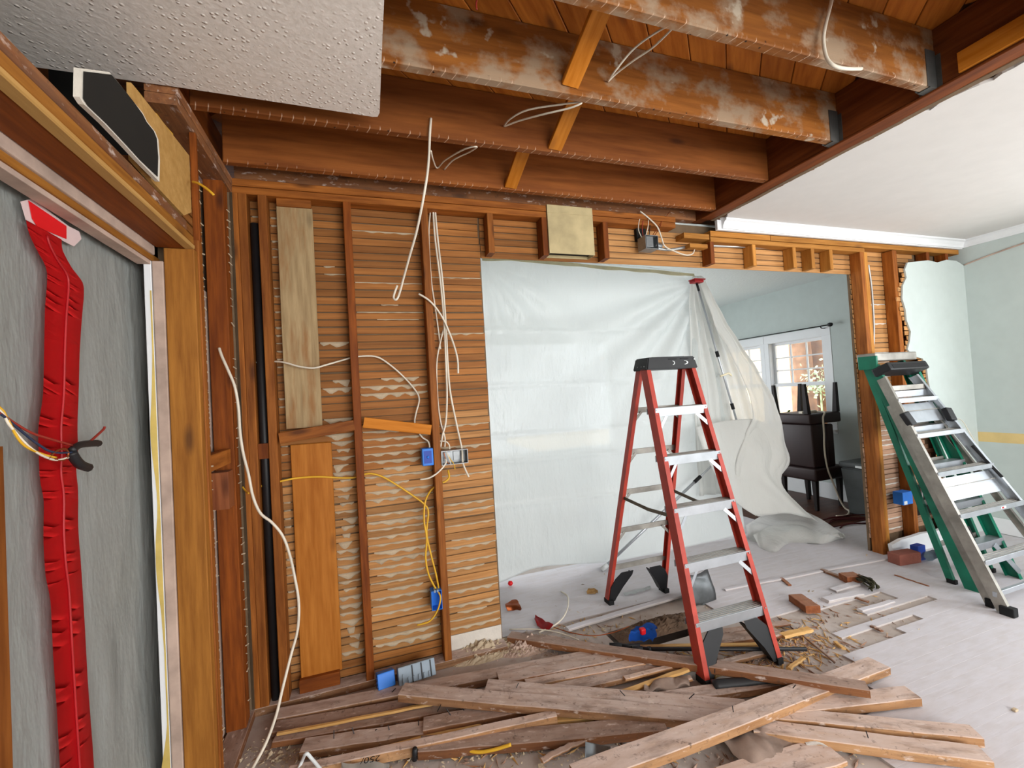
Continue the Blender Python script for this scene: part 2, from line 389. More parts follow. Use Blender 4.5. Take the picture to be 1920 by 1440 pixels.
while y < 5.2:
    x = -0.3 if y < .95 else max(-.3, plank_end(y)) if y < 2.62 else 2.35 if y < 2.75 else (.2 if y < 3.6 else 2.5)
    xe = 5.5
    while x < xe-.2:
        L = rng.uniform(.9, 2.3); x1 = min(x+L, xe)
        if xe-x1 < .35: x1 = xe
        dark = (y > 3.28 and (x+x1)/2 > 4.1)
        if y > 3.28 and x < 4.05 < x1: x1 = 4.05; dark = False
        bx('plank', x+.0003, x1-.0003, y-.02845, y+.02845, -.010, rng.uniform(-.0002, .0002), M['plank_d' if dark else 'plank'], floor, 'x', c=.0003)
        x = x1
    y += .057; row += 1

# ------------------------------------------------------------------ setting: stripped back wall
wb = struct('wall_back')
def stud(x0, x1, z0, z1, m='stud', y0=WB, y1=WB+.09, name='stud'): return bx(name, x0, x1, y0, y1, z0, z1, M[m], wb, 'z', c=.003)
bx('sole_plate', -.62, .75, WB-.002, WB+.088, -.01, .03, M['lumber'], wb, 'x')
stud(-.62, -.58, .03, 2.69, 'stud'); stud(-.58, -.54, .03, 2.69, 'stud')
stud(-.488, -.446, .03, 2.69, 'stud'); stud(-.064, -.022, .03, 2.69, 'stud_dark'); stud(.368, .410, .03, 2.69, 'stud')
stud(.777, .817, 2.44, 2.69, 'stud', name='cripple_stud'); stud(1.145, 1.183, 2.44, 2.69, 'stud_dark', name='cripple_stud'); stud(1.597, 1.637, 2.44, 2.69, 'stud_dark', name='cripple_stud')
for a, b in ((-.62, 1.18), (1.517, 2.20)):
    bx('top_plate', a, b, WB, WB+.09, 2.69, 2.728, M['stud'], wb, 'x', c=.003); bx('top_plate', a, b, WB-.004, WB+.09, 2.730, 2.768, M['stud'], wb, 'x', c=.003)
bx('top_plate', 2.27, 2.50, WB, WB+.09, 2.62, 2.66, M['stud_light'], wb, 'x'); bx('offcut', 2.30, 2.46, WB-.02, WB+.03, 2.545, 2.575, M['stud_light'], wb, 'x')
# right half of the header
for x in (2.503, 2.911, 3.335, 3.54, 3.752): stud(x, x+.037, 2.44, 2.605, 'stud_light' if x > 2.6 else 'stud_dark', name='cripple_stud')
bx('top_plate', 2.51, 4.18, WB, WB+.09, 2.606, 2.642, M['stud_light'], wb, 'x', c=.003); bx('top_plate', 2.51, 3.1, WB-.003, WB+.09, 2.646, 2.688, M['stud_light'], wb, 'x', c=.003)
bx('top_plate', 3.105, 4.75, WB-.003, WB+.09, 2.646, 2.688, M['stud_light'], wb, 'x', c=.003)
stud(4.122, 4.170, -.01, 2.605, 'stud'); stud(4.172, 4.214, -.01, 2.605, 'stud_light')
stud(4.545, 4.60, .02, 2.64, 'stud'); stud(5.02, 5.06, 2.4, 2.645, 'stud_dark', name='cripple_stud'); stud(5.3, 5.34, 2.4, 2.645, 'stud_dark', name='cripple_stud')
bx('top_plate', 4.75, 5.50, WB-.002, WB+.09, 2.646, 2.688, M['stud_light'], wb, 'x')
# blocking boards
def at_y(px, py, y=WB): return at(px, py, Y, y)
board('blocking', at_y(524, 822), at_y(664, 797), .020, .058, M['stud'], wb, up=(0, 0, 1)); board('blocking', at_y(682, 792), at_y(808, 806), .020, .058, M['bridging'], wb, up=(0, 0, 1))
bx('blocking', -.54, -.49, WB+.01, WB+.08, 1.29, 1.37, M['stud_dark'], wb)
# wide planks between stud one and two
bx('plank', -.406, -.226, WB+.035, WB+.055, 1.435, 2.648, M['grey_plank'], wb, 'z', c=.003, seg=4, jit=.001)
bx('plank', -.394, -.188, WB+.055, WB+.075, .095, 1.345, M['orange_plank'], wb, 'z', c=.003, seg=4, jit=.001)
bx('nailer', -.40, -.20, WB+.03, WB+.07, .03, .10, M['stud_dark'], wb, 'x')
bx('nailer', -.40, -.23, WB+.02, WB+.06, 2.648, 2.69, M['stud'], wb, 'x')
# plaster behind the laths
YL = WB+.092
cbox('plaster', -.62, .748, YL+.010, YL+.030, 0, 2.76, M['plaster_back'], wb, 0)
cbox('plaster', .748, 4.12, YL+.010, YL+.030, 2.445, 2.76, M['plaster_back'], wb, 0)
cbox('plaster', 4.12, 5.5, YL+.010, YL+.030, 0, 2.76, M['plaster_back'], wb, 0)
cbox('plaster_patch', .42, .742, YL+.002, YL+.012, -.005, .115, M['plaster_white'], wb, .001)
rl = random.Random(11)
z = .137
for k in (1, 2):
    bx('lath', -.62, -.043, YL, YL+.0085, z-.0437*k-.0187, z-.0437*k+.0187, M['lath'], wb, 'x', c=.0015, seg=5, jit=.0016, var=k); bx('lath', -.042, .389, YL, YL+.0085, z-.0437*k-.0187, z-.0437*k+.0187, M['lath'], wb, 'x', c=.0015, seg=5, jit=.0016, var=k+2)
i = 0
while z < 2.68:
    cuts = [-.62] + ([rl.choice((-.043, .389))] if rl.random() < .6 else []) + [.742+rl.uniform(-.006, .004)]
    for a, b in zip(cuts, cuts[1:]):
        if not (abs(z-.178) < .02 and a > -.5 and b > .7 and False):
            bx('lath', a+.001, b-.001, YL, YL+.0085, z-.0187+rl.uniform(-.002, .002), z+.0187+rl.uniform(-.0015, .002), M['lath_m' if z < 1.15+.3*(a > .3) else 'lath'], wb, 'x', c=.0015, seg=5, jit=.0016, var=rl.randint(0, 5))
    if z > 2.45:
        for a, b in ((.75, 1.6), (1.6, 2.49), (2.49, 3.35), (3.35, 4.12)):
            bx('lath', a, b-.002, YL, YL+.0085, z-.0187, z+.0187, M['lath' if b < 2 else 'lath_r'], wb, 'x', c=.0015, seg=5, jit=.0014, var=rl.randint(0, 5))
    bx('lath', 4.12, 4.97+rl.uniform(-.1, .1), YL, YL+.0085, z-.0187+rl.uniform(-.002, .002), z+.0187, M['lath_r' if z > 1.35 else 'lath_d'], wb, 'x', c=.0015, seg=5, jit=.0016, var=rl.randint(0, 5))
    z += .0437; i += 1
def key_strip(x0, x1, z, drop, parent, y=YL, m='plaster_key', seed=0, bulge=.009):
    r = random.Random(seed); n = max(6, int((x1-x0)/.016)); bm = bmesh.new(); rows = []
    ph = r.uniform(0, 9)
    for k in range(n+1):
        x = x0+(x1-x0)*k/n; e = min(1, 5*min(k, n-k)/n+.15)
        d = drop*(.55+.75*abs(noise.noise(Vector((x*17+ph, z*31, ph)))) + .35*math.sin(x*70+ph))*e
        d = max(.0025, d)
        rows.append([bm.verts.new((x, y+.004, z+.004)), bm.verts.new((x, y-bulge*e*.6, z+.002)), bm.verts.new((x, y-bulge*e, z-d*.55)), bm.verts.new((x, y-.0005, z-d))])
    for a, b in zip(rows, rows[1:]):
        for q in range(3): bm.faces.new((a[q], b[q], b[q+1], a[q+1]))
    bmesh.ops.recalc_face_normals(bm, faces=bm.faces)
    return obj('plaster_key', bm, M[m], parent, True)
z = .137+.0437/2; i = 0; rk = random.Random(3)
while z < 2.64:
    t = 1-z/2.6
    for (a, b, thr, mx, hi) in ((-.188 if z < 1.35 else -.222, -.068, 2.05, .031, .99), (-.018, .364, 1.95, .024, .95), (.415, .738, 1.95, .017, .5)):
        p = hi*min(1, max(0, (thr-z)*1.6)) if z < thr else .16
        if a == .415: p = .8*min(1, max(.1, (1.35-z)*1.6))
        if rk.random() < p:
            aa, bb = (a, b) if rk.random() < .6 else (a+(b-a)*rk.uniform(0, .4), b-(b-a)*rk.uniform(0, .4))
            key_strip(aa, bb, z, mx*rk.uniform(.5, 1.15)*(1 if z < 2 else .3), wb, seed=i)
        i += 1
    if rk.random() < .55 and z < 2.2:
        key_strip(4.218, 4.54, z, .010*rk.uniform(.3, 1.3), wb, seed=i+5000, bulge=.012, m='plaster_white')
    if rk.random() < .45: key_strip(-.535, -.492, z, .006, wb, seed=i+900)
    if rk.random() < .5: key_strip(-.444, -.41, z, .008, wb, seed=i+1900)
    z += .0437
cbox('hole_dark_panel', 4.66, 4.98, YL-.004, YL-.001, .22, .50, M['black_paper_and_dark'], wb, 0)  # black panel painted in for the dark hole in the plaster
# painted plaster on the right with a ragged edge, laths ending under it
pe = [(1793, 489), (1775, 487), (1758, 492), (1740, 488), (1722, 490), (1702, 492), (1697, 505), (1700, 520), (1693, 535), (1692, 560), (1698, 580), (1700, 600), (1708, 622), (1706, 640), (1702, 655), (1712, 668), (1730, 672), (1738, 690), (1741, 715), (1748, 745), (1756, 790), (1765, 850), (1772, 900), (1776, 950), (1772, 985)]
pts = [at_y(px, py, 2.578) for px, py in pe]
pts = [Vector((5.52, 2.578, 2.535))]+pts+[Vector((4.87, 2.578, 0)), Vector((5.52, 2.578, 0))]
slab_poly('plaster', pts, (0, .014, 0), M['wall_teal'], wb)
rr = random.Random(4); z = .10
for _k in range(58):
    # near side laths carrying that plaster, broken off just outside it
    row = [p for p in pts[1:-2]]
    xe = None
    for a, b in zip(row, row[1:]):
        if min(a.z, b.z) <= z <= max(a.z, b.z): xe = a.x+(b.x-a.x)*((z-a.z)/(b.z-a.z+1e-9))
    if xe and z < 2.50:
        bx('lath', xe-rr.uniform(.015, .055), 5.5, 2.593, 2.5995, z-.018, z+.018, M['lath_r'], wb, 'x', c=.0015, seg=5, jit=.0016, var=rr.randint(0, 3))
    z += .0437
cbox('soffit', 2.56, 5.52, 2.575, 2.598, 2.69, 2.765, M['trim_white'], wb, .001)
tr = struct('trim_1'); crown = [(0, 0), (0, -.07), (-.012, -.07), (-.016, -.05), (-.035, -.022), (-.05, -.014), (-.05, 0)]
extrude_profile('crown_moulding', [(-x, y) for x, y in crown], (2.60, 2.576, 2.768), (5.52, 2.576, 2.768), (0, -1, 0), (0, 0, 1), M['trim_white'], tr)
extrude_profile('crown_moulding', [(-x, y) for x, y in crown], (5.52, 2.576, 2.768), (5.52, -3, 2.768), (-1, 0, 0), (0, 0, 1), M['trim_white'], tr)

# ------------------------------------------------------------------ setting: left wall with the doorway
wl = struct('wall_left')
XL = -.603
bx('jamb_stud', XL-.10, XL, 2.0, 2.04, -.01, 2.19, M['jamb'], wl, 'z', c=.003); bx('jamb_stud', XL-.10, XL+.004, 2.042, 2.082, -.01, 2.24, M['stud'], wl, 'z', c=.003); bx('stud', XL-.02, XL+.003, 2.062, 2.082, 2.241, 2.69, M['stud_dark'], wl, 'z', c=.002)
bx('stud', XL-.095, XL-.010, 2.47, 2.51, .03, 2.69, M['stud_dark'], wl, 'z', c=.003); bx('stud', XL-.095, XL-.012, 2.515, 2.555, .03, 2.69, M['stud_dark'], wl, 'z', c=.003)
bx('sole_plate', XL-.09, XL, 2.084, 2.598, -.01, .03, M['lumber3'], wl, 'y')
bx('blocking', XL-.06, XL-.02, 2.09, 2.45, 1.30, 1.37, M['stud'], wl, 'y'); bx('blocking', XL-.085, XL-.012, 2.36, 2.448, 1.10, 1.27, M['redwood'], wl, 'z')
bx('header', XL-.125, XL-.032, .6, 1.998, 2.192, 2.232, M['stud_dark'], wl, 'y', c=.003); bx('header', XL-.031, XL+.001, .6, 1.998, 2.207, 2.240, M['jamb'], wl, 'y', c=.003)
bx('header', XL-.031, XL+.004, .6, 1.998, 2.190, 2.206, M['plywood'], wl, 'y', c=.003)
bx('header', XL-.10, XL-.02, .6, 1.998, 2.262, 2.302, M['lumber3'], wl, 'y', c=.003)
bx('stud', -.74, -.70, 1.78, 1.82, 2.302, 2.43, M['stud'], wl, 'z')
bx('top_plate', XL-.10, XL, 1.89, 2.598, 2.69, 2.729, M['lumber3'], wl, 'y', c=.003); bx('top_plate', XL-.10, XL+.003, 1.89, 2.598, 2.731, 2.769, M['lumber3'], wl, 'y', c=.003)
# far side lath and plaster, seen edge-on at the jamb
cbox('plaster', XL-.139, XL-.102, 2.0, 2.72, -.01, 2.14, M['rag'], wl, .004); cbox('plaster', XL-.15, XL-.112, 2.09, 2.72, 2.14, 2.69, M['plaster_back'], wl, 0); cbox('plaster', XL-.111, XL, 2.6, 2.72, -.01, 2.76, M['plaster_back'], wl, 0)
cbox('plaster', XL-.15, XL-.126, .6, 2.0, 2.16, 2.2, M['rag'], wl, .004)
bx('door_lining', XL-.178, XL-.135, .6, 2.06, 2.14, 2.165, M['jamb'], wl, 'y')
z = .06
for k in range(60):
    bx('lath', XL-.108, XL-.10, 2.084, 2.448, z-.018, z+.018, M['lath'], wl, 'y', c=.0015, var=k % 3); z += .0437
bm = bmesh.new(); z = .06; rn = random.Random(8)
for k in range(58):
    for xx, yy in ((XL+.002, 2.083), (XL+.002, 2.492)):
        if rn.random() < .8:
            v0 = Vector((xx-.004, yy, z+rn.uniform(-.006, .006))); tube_bm(bm, [v0, v0+Vector((rn.uniform(-.002, .006), rn.uniform(.018, .034), rn.uniform(-.012, .006)))], rn.uniform(.0016, .0035), 5)
    z += .0437
o = obj('lath_nail', bm, M['plaster_key'], wl); o['kind'] = 'stuff'
# white door edge with torn yellow tape, on the far side
cbox('door_edge', XL-.165, XL-.141, 2.0, 2.012, -.01, 2.14, M['trim_white'], wl, .002)
cbox('door_edge', XL-.185, XL-.141, .6, 2.0, 2.125, 2.14, M['rag'], wl, .002)
edge = []; z = 0; re_ = random.Random(2)
left = []
while z < 2.05:
    left.append(z); z += .045
ptsL = [Vector((XL-.142, 1.9985, zz)) for zz in left]; ptsR = [Vector((XL-.142-.005-.018*max(0, noise.noise(Vector((zz*2.6, 1.3, 0)))*2.2+.45), 1.9985, zz)) for zz in left]
slab_poly('torn_tape', ptsL+ptsR[::-1], (0, .001, 0), M['yellow_paint'], wl)
# wall this side of the doorway
cbox('plaster', XL-.19, XL+.01, -3, .58, -.01, 2.75, M['wall_teal'], wl, 0)
bx('door_edge_strip', -.806, -.80, 1.20, 1.350, -.01, 1.50, M['stud'], wl, 'z')
# the other room beyond the doorway (dim)
hall = struct('wall_hall')
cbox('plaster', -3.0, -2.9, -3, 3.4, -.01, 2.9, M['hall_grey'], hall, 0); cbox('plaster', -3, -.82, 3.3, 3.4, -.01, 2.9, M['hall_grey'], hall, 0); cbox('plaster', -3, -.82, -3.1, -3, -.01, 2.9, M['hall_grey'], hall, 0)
# scraps seen over the header, black sheet painted in for the dark cavity
cbox('cavity_dark_sheet', -1.11, -1.10, 1.2, 3.25, 2.2, 3.06, M['black_paper_and_dark'], wl, 0); bx('nailer', -1.098, -1.06, 1.5, 2.06, 2.77, 3.0, M['stud'], wl, 'y'); bx('rim_joist', -.70, -.66, 1.9, 2.7, 2.775, 3.03, M['stud_dark'], wl, 'y')
def at_x(px, py, x): return at(px, py, X, x)
pb = [(246, 155), (300, 222), (355, 292), (359, 398), (345, 404), (315, 372), (285, 340), (250, 300)]
slab_poly('plywood_scrap', [at_x(px, py, -.618) for px, py in pb], (-.012, 0, 0), M['plywood'], wl)
dp = [(150, 128), (205, 135), (228, 162), (250, 190), (268, 212), (276, 228), (291, 247), (297, 262), (300, 300), (299, 341), (262, 303), (230, 268), (196, 232), (158, 196), (149, 182)]
q = [at_x(px, py, -.592) for px, py in dp]
slab_poly('drywall_scrap', q, (-.012, 0, 0), M['drywall_core'], wl)
cen = sum(q, Vector())/len(q)
slab_poly('drywall_paper', [cen+(p-cen)*(.90 if k in (4, 5, 6, 7, 8, 9) else .955)+Vector((.0015, 0, 0)) for k, p in enumerate(q)], (.001, 0, 0), M['black_paper_and_dark'], wl)

# ------------------------------------------------------------------ setting: ceiling
ce = struct('ceiling')
ZJ = 2.77; HJ = .26
for k, (yc, m) in enumerate(((2.455, 'joist'), (2.025, 'joist'), (1.605, 'joist_p'), (1.19, 'joist_p'), (.78, 'joist_p'))):
    x0 = XL+.006
    j = bx('joist', x0, 2.415, yc-.021, yc+.021, ZJ, ZJ+HJ, M[m], ce, 'x', c=.004, seg=6, jit=.0015, var=k)
    if k in (2, 3, 4):
        bm = bmesh.new()
        for s in (-1, 1): box_bm(bm, 2.355, 2.4185, yc+s*.0225-.0015, yc+s*.0225+.0015, ZJ-.002, ZJ+.16)
        box_bm(bm, 2.37, 2.4185, yc-.024, yc+.024, ZJ-.005, ZJ-.002)
        for s in (-1, 1): box_bm(bm, 2.4165, 2.4195, yc+s*.024+(-.018 if s < 0 else 0), yc+s*.024+(0 if s < 0 else .018), ZJ-.005, ZJ+.14)
        hg = obj('joist_hanger', bm, M['galv_d'], ce)
bx('joist', XL+.006, 2.415, WB+.03, WB+.09, ZJ, ZJ+.2, M['lumber3'], ce, 'x')
bx('beam', 2.42, 2.505, -3, WB+.08, ZJ, ZJ+HJ, M['beam'], ce, 'y', c=.004)
bx('beam_scab', 2.404, 2.4195, .5, 1.09, ZJ+.006, ZJ+.09, M['bridging'], ce, 'y', seg=4, jit=.003)
# diagonal bridging between the joists: foot on the far joist, head on the near one
def bridging(xf, xh, yfar, ynear, zf=ZJ+.02, zh=ZJ+.23, w=.075):
    board('bridging', (xf, yfar-.022, zf), (xh, ynear+.022, zh), w, .022, M['bridging'], ce, up=(0, -.5, -.86))
p = at(1068, 160, Y, 1.584); bridging(p.x, p.x+.03, 1.605, 1.19, p.z, ZJ+.22)
p = at(1040, 278, Y, 2.00); bridging(p.x, p.x+.03, 2.025, 1.605, p.z, ZJ+.22)
p = at(957, 350, Y, 2.43); bridging(p.x, p.x+.03, 2.455, 2.025, p.z, ZJ+.22)
# diagonal boards over the joists
rs = random.Random(9); d = Vector((1, 1, 0)).normalized(); nrm = Vector((1, -1, 0)).normalized()
for k in range(-26, 26):
    c0 = Vector((1.0, 1.2, ZJ+HJ+.012))+nrm*(k*.146); a, b = -3.5, 3.5
    ts = []
    lo, hi = -9, 9
    for ax, mn, mx in ((0, -.62, 2.45), (1, -.2, 2.7)):
        t0, t1 = sorted(((mn-c0[ax])/d[ax], (mx-c0[ax])/d[ax])); lo = max(lo, t0); hi = min(hi, t1)
    if hi-lo > .15: board('roof_plank', c0+d*lo, c0+d*hi, .143, .022, M['subfloor'], ce, c=.003)
cbox('roof', -3.1, 5.75, -3.3, 9.0, ZJ+HJ+.04, ZJ+HJ+.1, M['stud_dark'], ce, 0)  # unseen slab, overhang stretched at the far side to block the sun
# textured drywall left in place on the left, its cut edge
pc = [(-1.05, .9), (-1.05, 1.84), (-1.0, 1.878), (-.6, 1.878), (-.2, 1.886), (.09, 1.893), (.110, 1.888), (.117, 1.86), (.114, 1.5), (.113, 1.1), (.11, -3), (-.61, -3), (-.61, .9)]
slab_poly('drywall', [Vector((x, y, 2.752)) for x, y in pc], (0, 0, .013), M['patch'], ce)
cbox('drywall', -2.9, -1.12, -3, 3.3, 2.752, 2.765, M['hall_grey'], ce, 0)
# smooth painted ceiling of the right half with ragged lath edge
rc = random.Random(21); edge = []; y = WB-.025
while y > -3: edge.append(Vector((2.54+rc.uniform(-.018, .022)+(.05 if y < 1.3 else 0)*rc.random()+(.06 if y > 2.5 else 0), y, ZJ-.004))); y -= .035
slab_poly('plaster', edge+[Vector((5.52, -3, ZJ-.004)), Vector((5.52, WB-.025, ZJ-.004))], (0, 0, .014), M['ceil_white'], ce)
for k in range(36):
    yy = WB-.06-k*.0437*1.5
    bx('lath', 2.506, 5.5, yy-.018, yy+.018, ZJ+.012, ZJ+.020, M['lath'], ce, 'x', c=.0015)
    bx('lath_stub', 2.505+rc.uniform(0, .01), 2.56, yy+.012, yy+.045, ZJ-.002+rc.uniform(-.004, .002), ZJ+.008, M['stud_dark'], ce, 'x', c=.001, seg=2, jit=.004, var=k)
bx('edge_strip', 2.412, 2.515, -3, WB-.02, ZJ-.012, ZJ-.0015, M['beam'], ce, 'y', seg=24, jit=.003)
bx('edge_strip', 2.508, 2.545, -3, WB-.02, ZJ-.014, ZJ-.005, M['plaster_back'], ce, 'y', seg=30, jit=.005)
cbox('plaster', -.6, 5.52, WB+.115, 6.7, ZJ, ZJ+.012, M['ceil_far'], ce, 0)

# ------------------------------------------------------------------ setting: right wall, far room, front
wr = struct('wall_right')
XR = 5.52
def wall_x(y0, y1, z0, z1): cbox('plaster', XR, XR+.14, y0, y1, z0, z1, M['wall_teal'], wr, 0)
wall_x(-3.2, -1.1, -.01, 2.78); wall_x(-1.1, 1.2, -.01, .85); wall_x(-1.1, 1.2, 2.2, 2.78); wall_x(1.2, 4.0, -.01, 2.78)
wall_x(4.0, 4.78, -.01, .88); wall_x(4.0, 4.78, 2.06, 2.78); wall_x(4.78, 4.92, -.01, 2.78); wall_x(4.92, 5.7, -.01, .88); wall_x(4.92, 5.7, 2.06, 2.78); wall_x(5.7, 6.8, -.01, 2.78)
cbox('tape_stripe', XR-.0015, XR, .2, 2.577, .842, .934, M['yellow_tape'], wr, 0)
bbr = struct('baseboard_right')
cbox('baseboard', XR-.015, XR, 2.75, 6.7, 0, .2, M['trim_white'], bbr, .004); cbox('baseboard', XR-.015, XR, -3, 2.57, 0, .14, M['trim_white'], bbr, .004)
wf = struct('wall_far')
for a in ((-.8, .4, 0, 2.78), (4.0, 5.66, 0, 2.78), (.4, 4.0, 0, .6), (.4, 4.0, 2.35, 2.78)): cbox('plaster', a[0], a[1], 6.62, 6.74, a[2]-.01, a[3], M['wall_teal'], wf, 0)
cbox('plaster', -.9, -.8, 2.73, 6.7, -.01, 2.78, M['wall_teal'], wf, 0)
wfr = struct('wall_front')
for a in ((-.8, .3, 0, 2.78), (4.3, 5.66, 0, 2.78), (.3, 4.3, 0, .5), (.3, 4.3, 2.5, 2.78)): cbox('plaster', a[0], a[1], -3.12, -3.0, a[2]-.01, a[3], M['wall_teal'], wfr, 0)
# windows in the far room
def window(n, y0, y1, z0=.88, z1=2.06, cols=3):
    w = struct('window_%d' % n)
    for a in ((y0-(.11 if n == 1 else .069), y0, z0-.05, z1), (y1, y1+.069, z0-.05, z1)): cbox('casing', XR-.005, XR, a[0], a[1], a[2], a[3], M['trim_white'], w, 0)
    cbox('casing', XR-.005, XR, y0-(.11 if n == 1 else .069), y1+.069, z1, z1+.11, M['trim_white'], w, .003); cbox('sill', XR-.05, XR+.09, y0-(.12 if n == 1 else .069), y1+.069, z0-.03, z0, M['trim_white'], w, .004)
    for a in ((y0, y0+.006), (y1-.006, y1)): cbox('jamb', XR, XR+.13, a[0], a[1], z0, z1, M['trim_white'], w, 0)
    cbox('jamb', XR, XR+.13, y0+.006, y1-.006, z1-.006, z1, M['trim_white'], w, 0)
    zm = (z0+z1)/2-.01
    for (a, b, xo) in ((zm-.02, z1, .07), (z0, zm+.02, .045)):
        fr = cbox('sash', XR+xo, XR+xo+.03, y0, y0+.045, a, b, M['trim_white'], w, .002)
        cbox('sash', XR+xo, XR+xo+.03, y1-.045, y1, a, b, M['trim_white'], w, .002)
        cbox('sash', XR+xo, XR+xo+.03, y0+.045, y1-.045, b-.045, b, M['trim_white'], w, .002); cbox('sash', XR+xo, XR+xo+.03, y0+.045, y1-.045, a, a+.045, M['trim_white'], w, .002)
        cbox('pane', XR+xo+.013, XR+xo+.017, y0+.04, y1-.04, a+.04, b-.04, M['glass'], w, 0)
        if a > z0:
            for k in range(1, cols): yy = y0+.045+(y1-y0-.09)*k/cols; cbox('muntin', XR+xo+.004, XR+xo+.026, yy-.009, yy+.009, a+.045, b-.045, M['trim_white'], w, .002)
            for k in range(1, 3): zz = a+.045+(b-a-.09)*k/3; cbox('muntin', XR+xo+.005, XR+xo+.025, y0+.045, y1-.045, zz-.009, zz+.009, M['trim_white'], w, .002)
    return w
window(1, 4.0, 4.78); window(2, 4.92, 5.7)

# ------------------------------------------------------------------ ladders
def lerp(a, b, t): return Vector(a)+(Vector(b)-Vector(a))*t
def c_rail(name, p0, p1, side, fwd, m, parent, dep=.072, fl=.030, th=.004):
    """channel rail: web facing outwards (side = direction of the outside), flanges pointing inwards"""
    prof = [(0, 0), (0, dep), (-fl, dep), (-fl, dep-th), (-th, dep-th), (-th, th), (-fl, th), (-fl, 0)]
    return extrude_profile(name, prof, p0, p1, side, fwd, m, parent)
red = thing('step_ladder', 'tall red fibreglass step ladder standing open with black top cap', 'ladder', (1.83, 2.37, 0))
FB = [Vector((1.578, 1.872, 0)), Vector((2.094, 1.866, 0))]; FT = [Vector((1.668, 2.318, 1.665)), Vector((2.040, 2.318, 1.665))]
RB = [Vector((1.590, 2.895, 0)), Vector((2.090, 2.880, 0))]; RT = [Vector((1.680, 2.445, 1.665)), Vector((2.034, 2.445, 1.665))]
for k, s in ((0, -1), (1, 1)):
    c_rail('front_rail', FB[k]+Vector((0, 0, .012)), FT[k], (s, 0, 0), (0, 1, .26), M['red_rail'], red)
    c_rail('rear_rail', RB[k]+Vector((0, 0, .012)), RT[k], (s, 0, 0), (0, -1, .26), M['red_rail'], red, .052, .026)
    for B, dy in ((FB, 1), (RB, -1)):
        b = B[k]; cbox('foot', min(b.x, b.x-s*.036)-.002, max(b.x, b.x-s*.036)+.002, min(b.y, b.y+dy*.07)-.004, max(b.y, b.y+dy*.07)+.004, -.004, .03, M['rubber'], red, .003)
for i in range(5):
    z = .283+i*.283; t = z/1.665
    a, b = lerp(FB[0], FT[0], t), lerp(FB[1], FT[1], t); ra, rb = lerp(RB[0], RT[0], t), lerp(RB[1], RT[1], t)
    st = bx('step', a.x+.004, b.x-.004, a.y-.006, a.y+.078, z-.004, z, M['alu'], red, 'x', c=.001)
    bx('step_lip', a.x+.004, b.x-.004, a.y-.008, a.y-.004, z-.052, z, M['alu'], st, 'x', c=.001)
    bx('step_lip', a.x+.004, b.x-.004, a.y+.076, a.y+.080, z-.04, z-.001, M['alu'], st, 'x', c=.001)
    for q in range(5): bx('tread_rib', a.x+.006, b.x-.006, a.y+.004+q*.015, a.y+.010+q*.015, z-.001, z+.0022, M['alu_d'], st, 'x', c=.001)
    for s, e in ((1, a), (-1, b)):
        if i > 0: board('step_bracket', e+Vector((s*.085, -.003, -.048)), e+Vector((s*.012, -.003-.026, -.125)), .022, .003, M['alu'], red, up=(0, 1, .2), c=.0008)
        for dz in (-.012, -.036): lathe('rivet', [(.0001, -.002), (.005, 0), (.003, .003), (.0001, .004)], e+Vector((-s*(-.012), -.0065, dz)), M['alu'], red, 8, Matrix.Rotation(math.pi/2, 3, 'X').to_4x4())
    rz = z
    bx('rear_brace', ra.x+.003, rb.x-.003, ra.y-.012, ra.y+.0, rz-.036, rz, M['alu_d'], red, 'x', c=.001)
    if i > 0:
        for s, e in ((1, ra), (-1, rb)): board('brace_bracket', e+Vector((s*.07, -.014, -.03)), e+Vector((s*.010, -.014, -.09)), .018, .003, M['alu_d'], red, up=(0, 1, 0), c=.0008)
def foot_brace(e, s, dy, m='black'):
    # curved black corner plate from the lowest step down to the rail foot
    y0 = e.y; pr = [(0, .015), (0, .13), (.03, .19), (.075, .232), (.17, .232), (.165, .20), (.125, .145), (.085, .09), (.06, .04), (.05, .015)]
    b0 = lerp(FB[0], FT[0], 0)
    def P(u, z, d):
        t = z/1.665
        B, T = (FB, FT) if dy > 0 else (RB, RT)
        k = 0 if s > 0 else 1; q = lerp(B[k], T[k], t); return Vector((q.x+s*(.006+u), q.y+d, z))
    bm = bmesh.new(); n = len(pr)
    d0, d1 = (.002, .055) if dy > 0 else (-.05, -.004)
    A = [bm.verts.new(P(u, z, d0)) for u, z in pr]; Bv = [bm.verts.new(P(u*.98, z, d0+(.006 if dy > 0 else .006))) for u, z in pr]
    bm.faces.new(A); bm.faces.new(Bv[::-1])
    for k in range(n): bm.faces.new((A[k], Bv[k], Bv[(k+1) % n], A[(k+1) % n]))
    # return flange along the inner edge
    inner = [(.168, .215), (.105, .118), (.055, .03)]
    C0 = [bm.verts.new(P(u, z, d0)) for u, z in inner]; C1 = [bm.verts.new(P(u, z, d1)) for u, z in inner]
    C2 = [bm.verts.new(P(u-.005, z+.003, d1)) for u, z in inner]; C3 = [bm.verts.new(P(u-.005, z+.003, d0)) for u, z in inner]
    for q in range(2):
        for U, V in ((C0, C1), (C1, C2), (C2, C3)): bm.faces.new((U[q], U[q+1], V[q+1], V[q]))
    bmesh.ops.recalc_face_normals(bm, faces=bm.faces); return obj('foot_brace', bm, M[m], red)
for s in (1, -1):
    foot_brace(FB[0], s, 1); foot_brace(RB[0], s, -1)
for k in (0, 1):
    t = .48; a, b = lerp(FB[k], FT[k], t), lerp(RB[k], RT[k], t); s = 1 if k == 0 else -1; mid = (a+b)/2+Vector((s*.03, 0, -.022))
    a = a+Vector((s*.012, .06, 0)); b = b+Vector((s*.012, -.03, 0))
    board('spreader', a, mid, .004, .022, M['brass'], red, c=.0008); board('spreader', mid, b, .004, .022, M['brass'], red, c=.0008)
bm = bmesh.new()
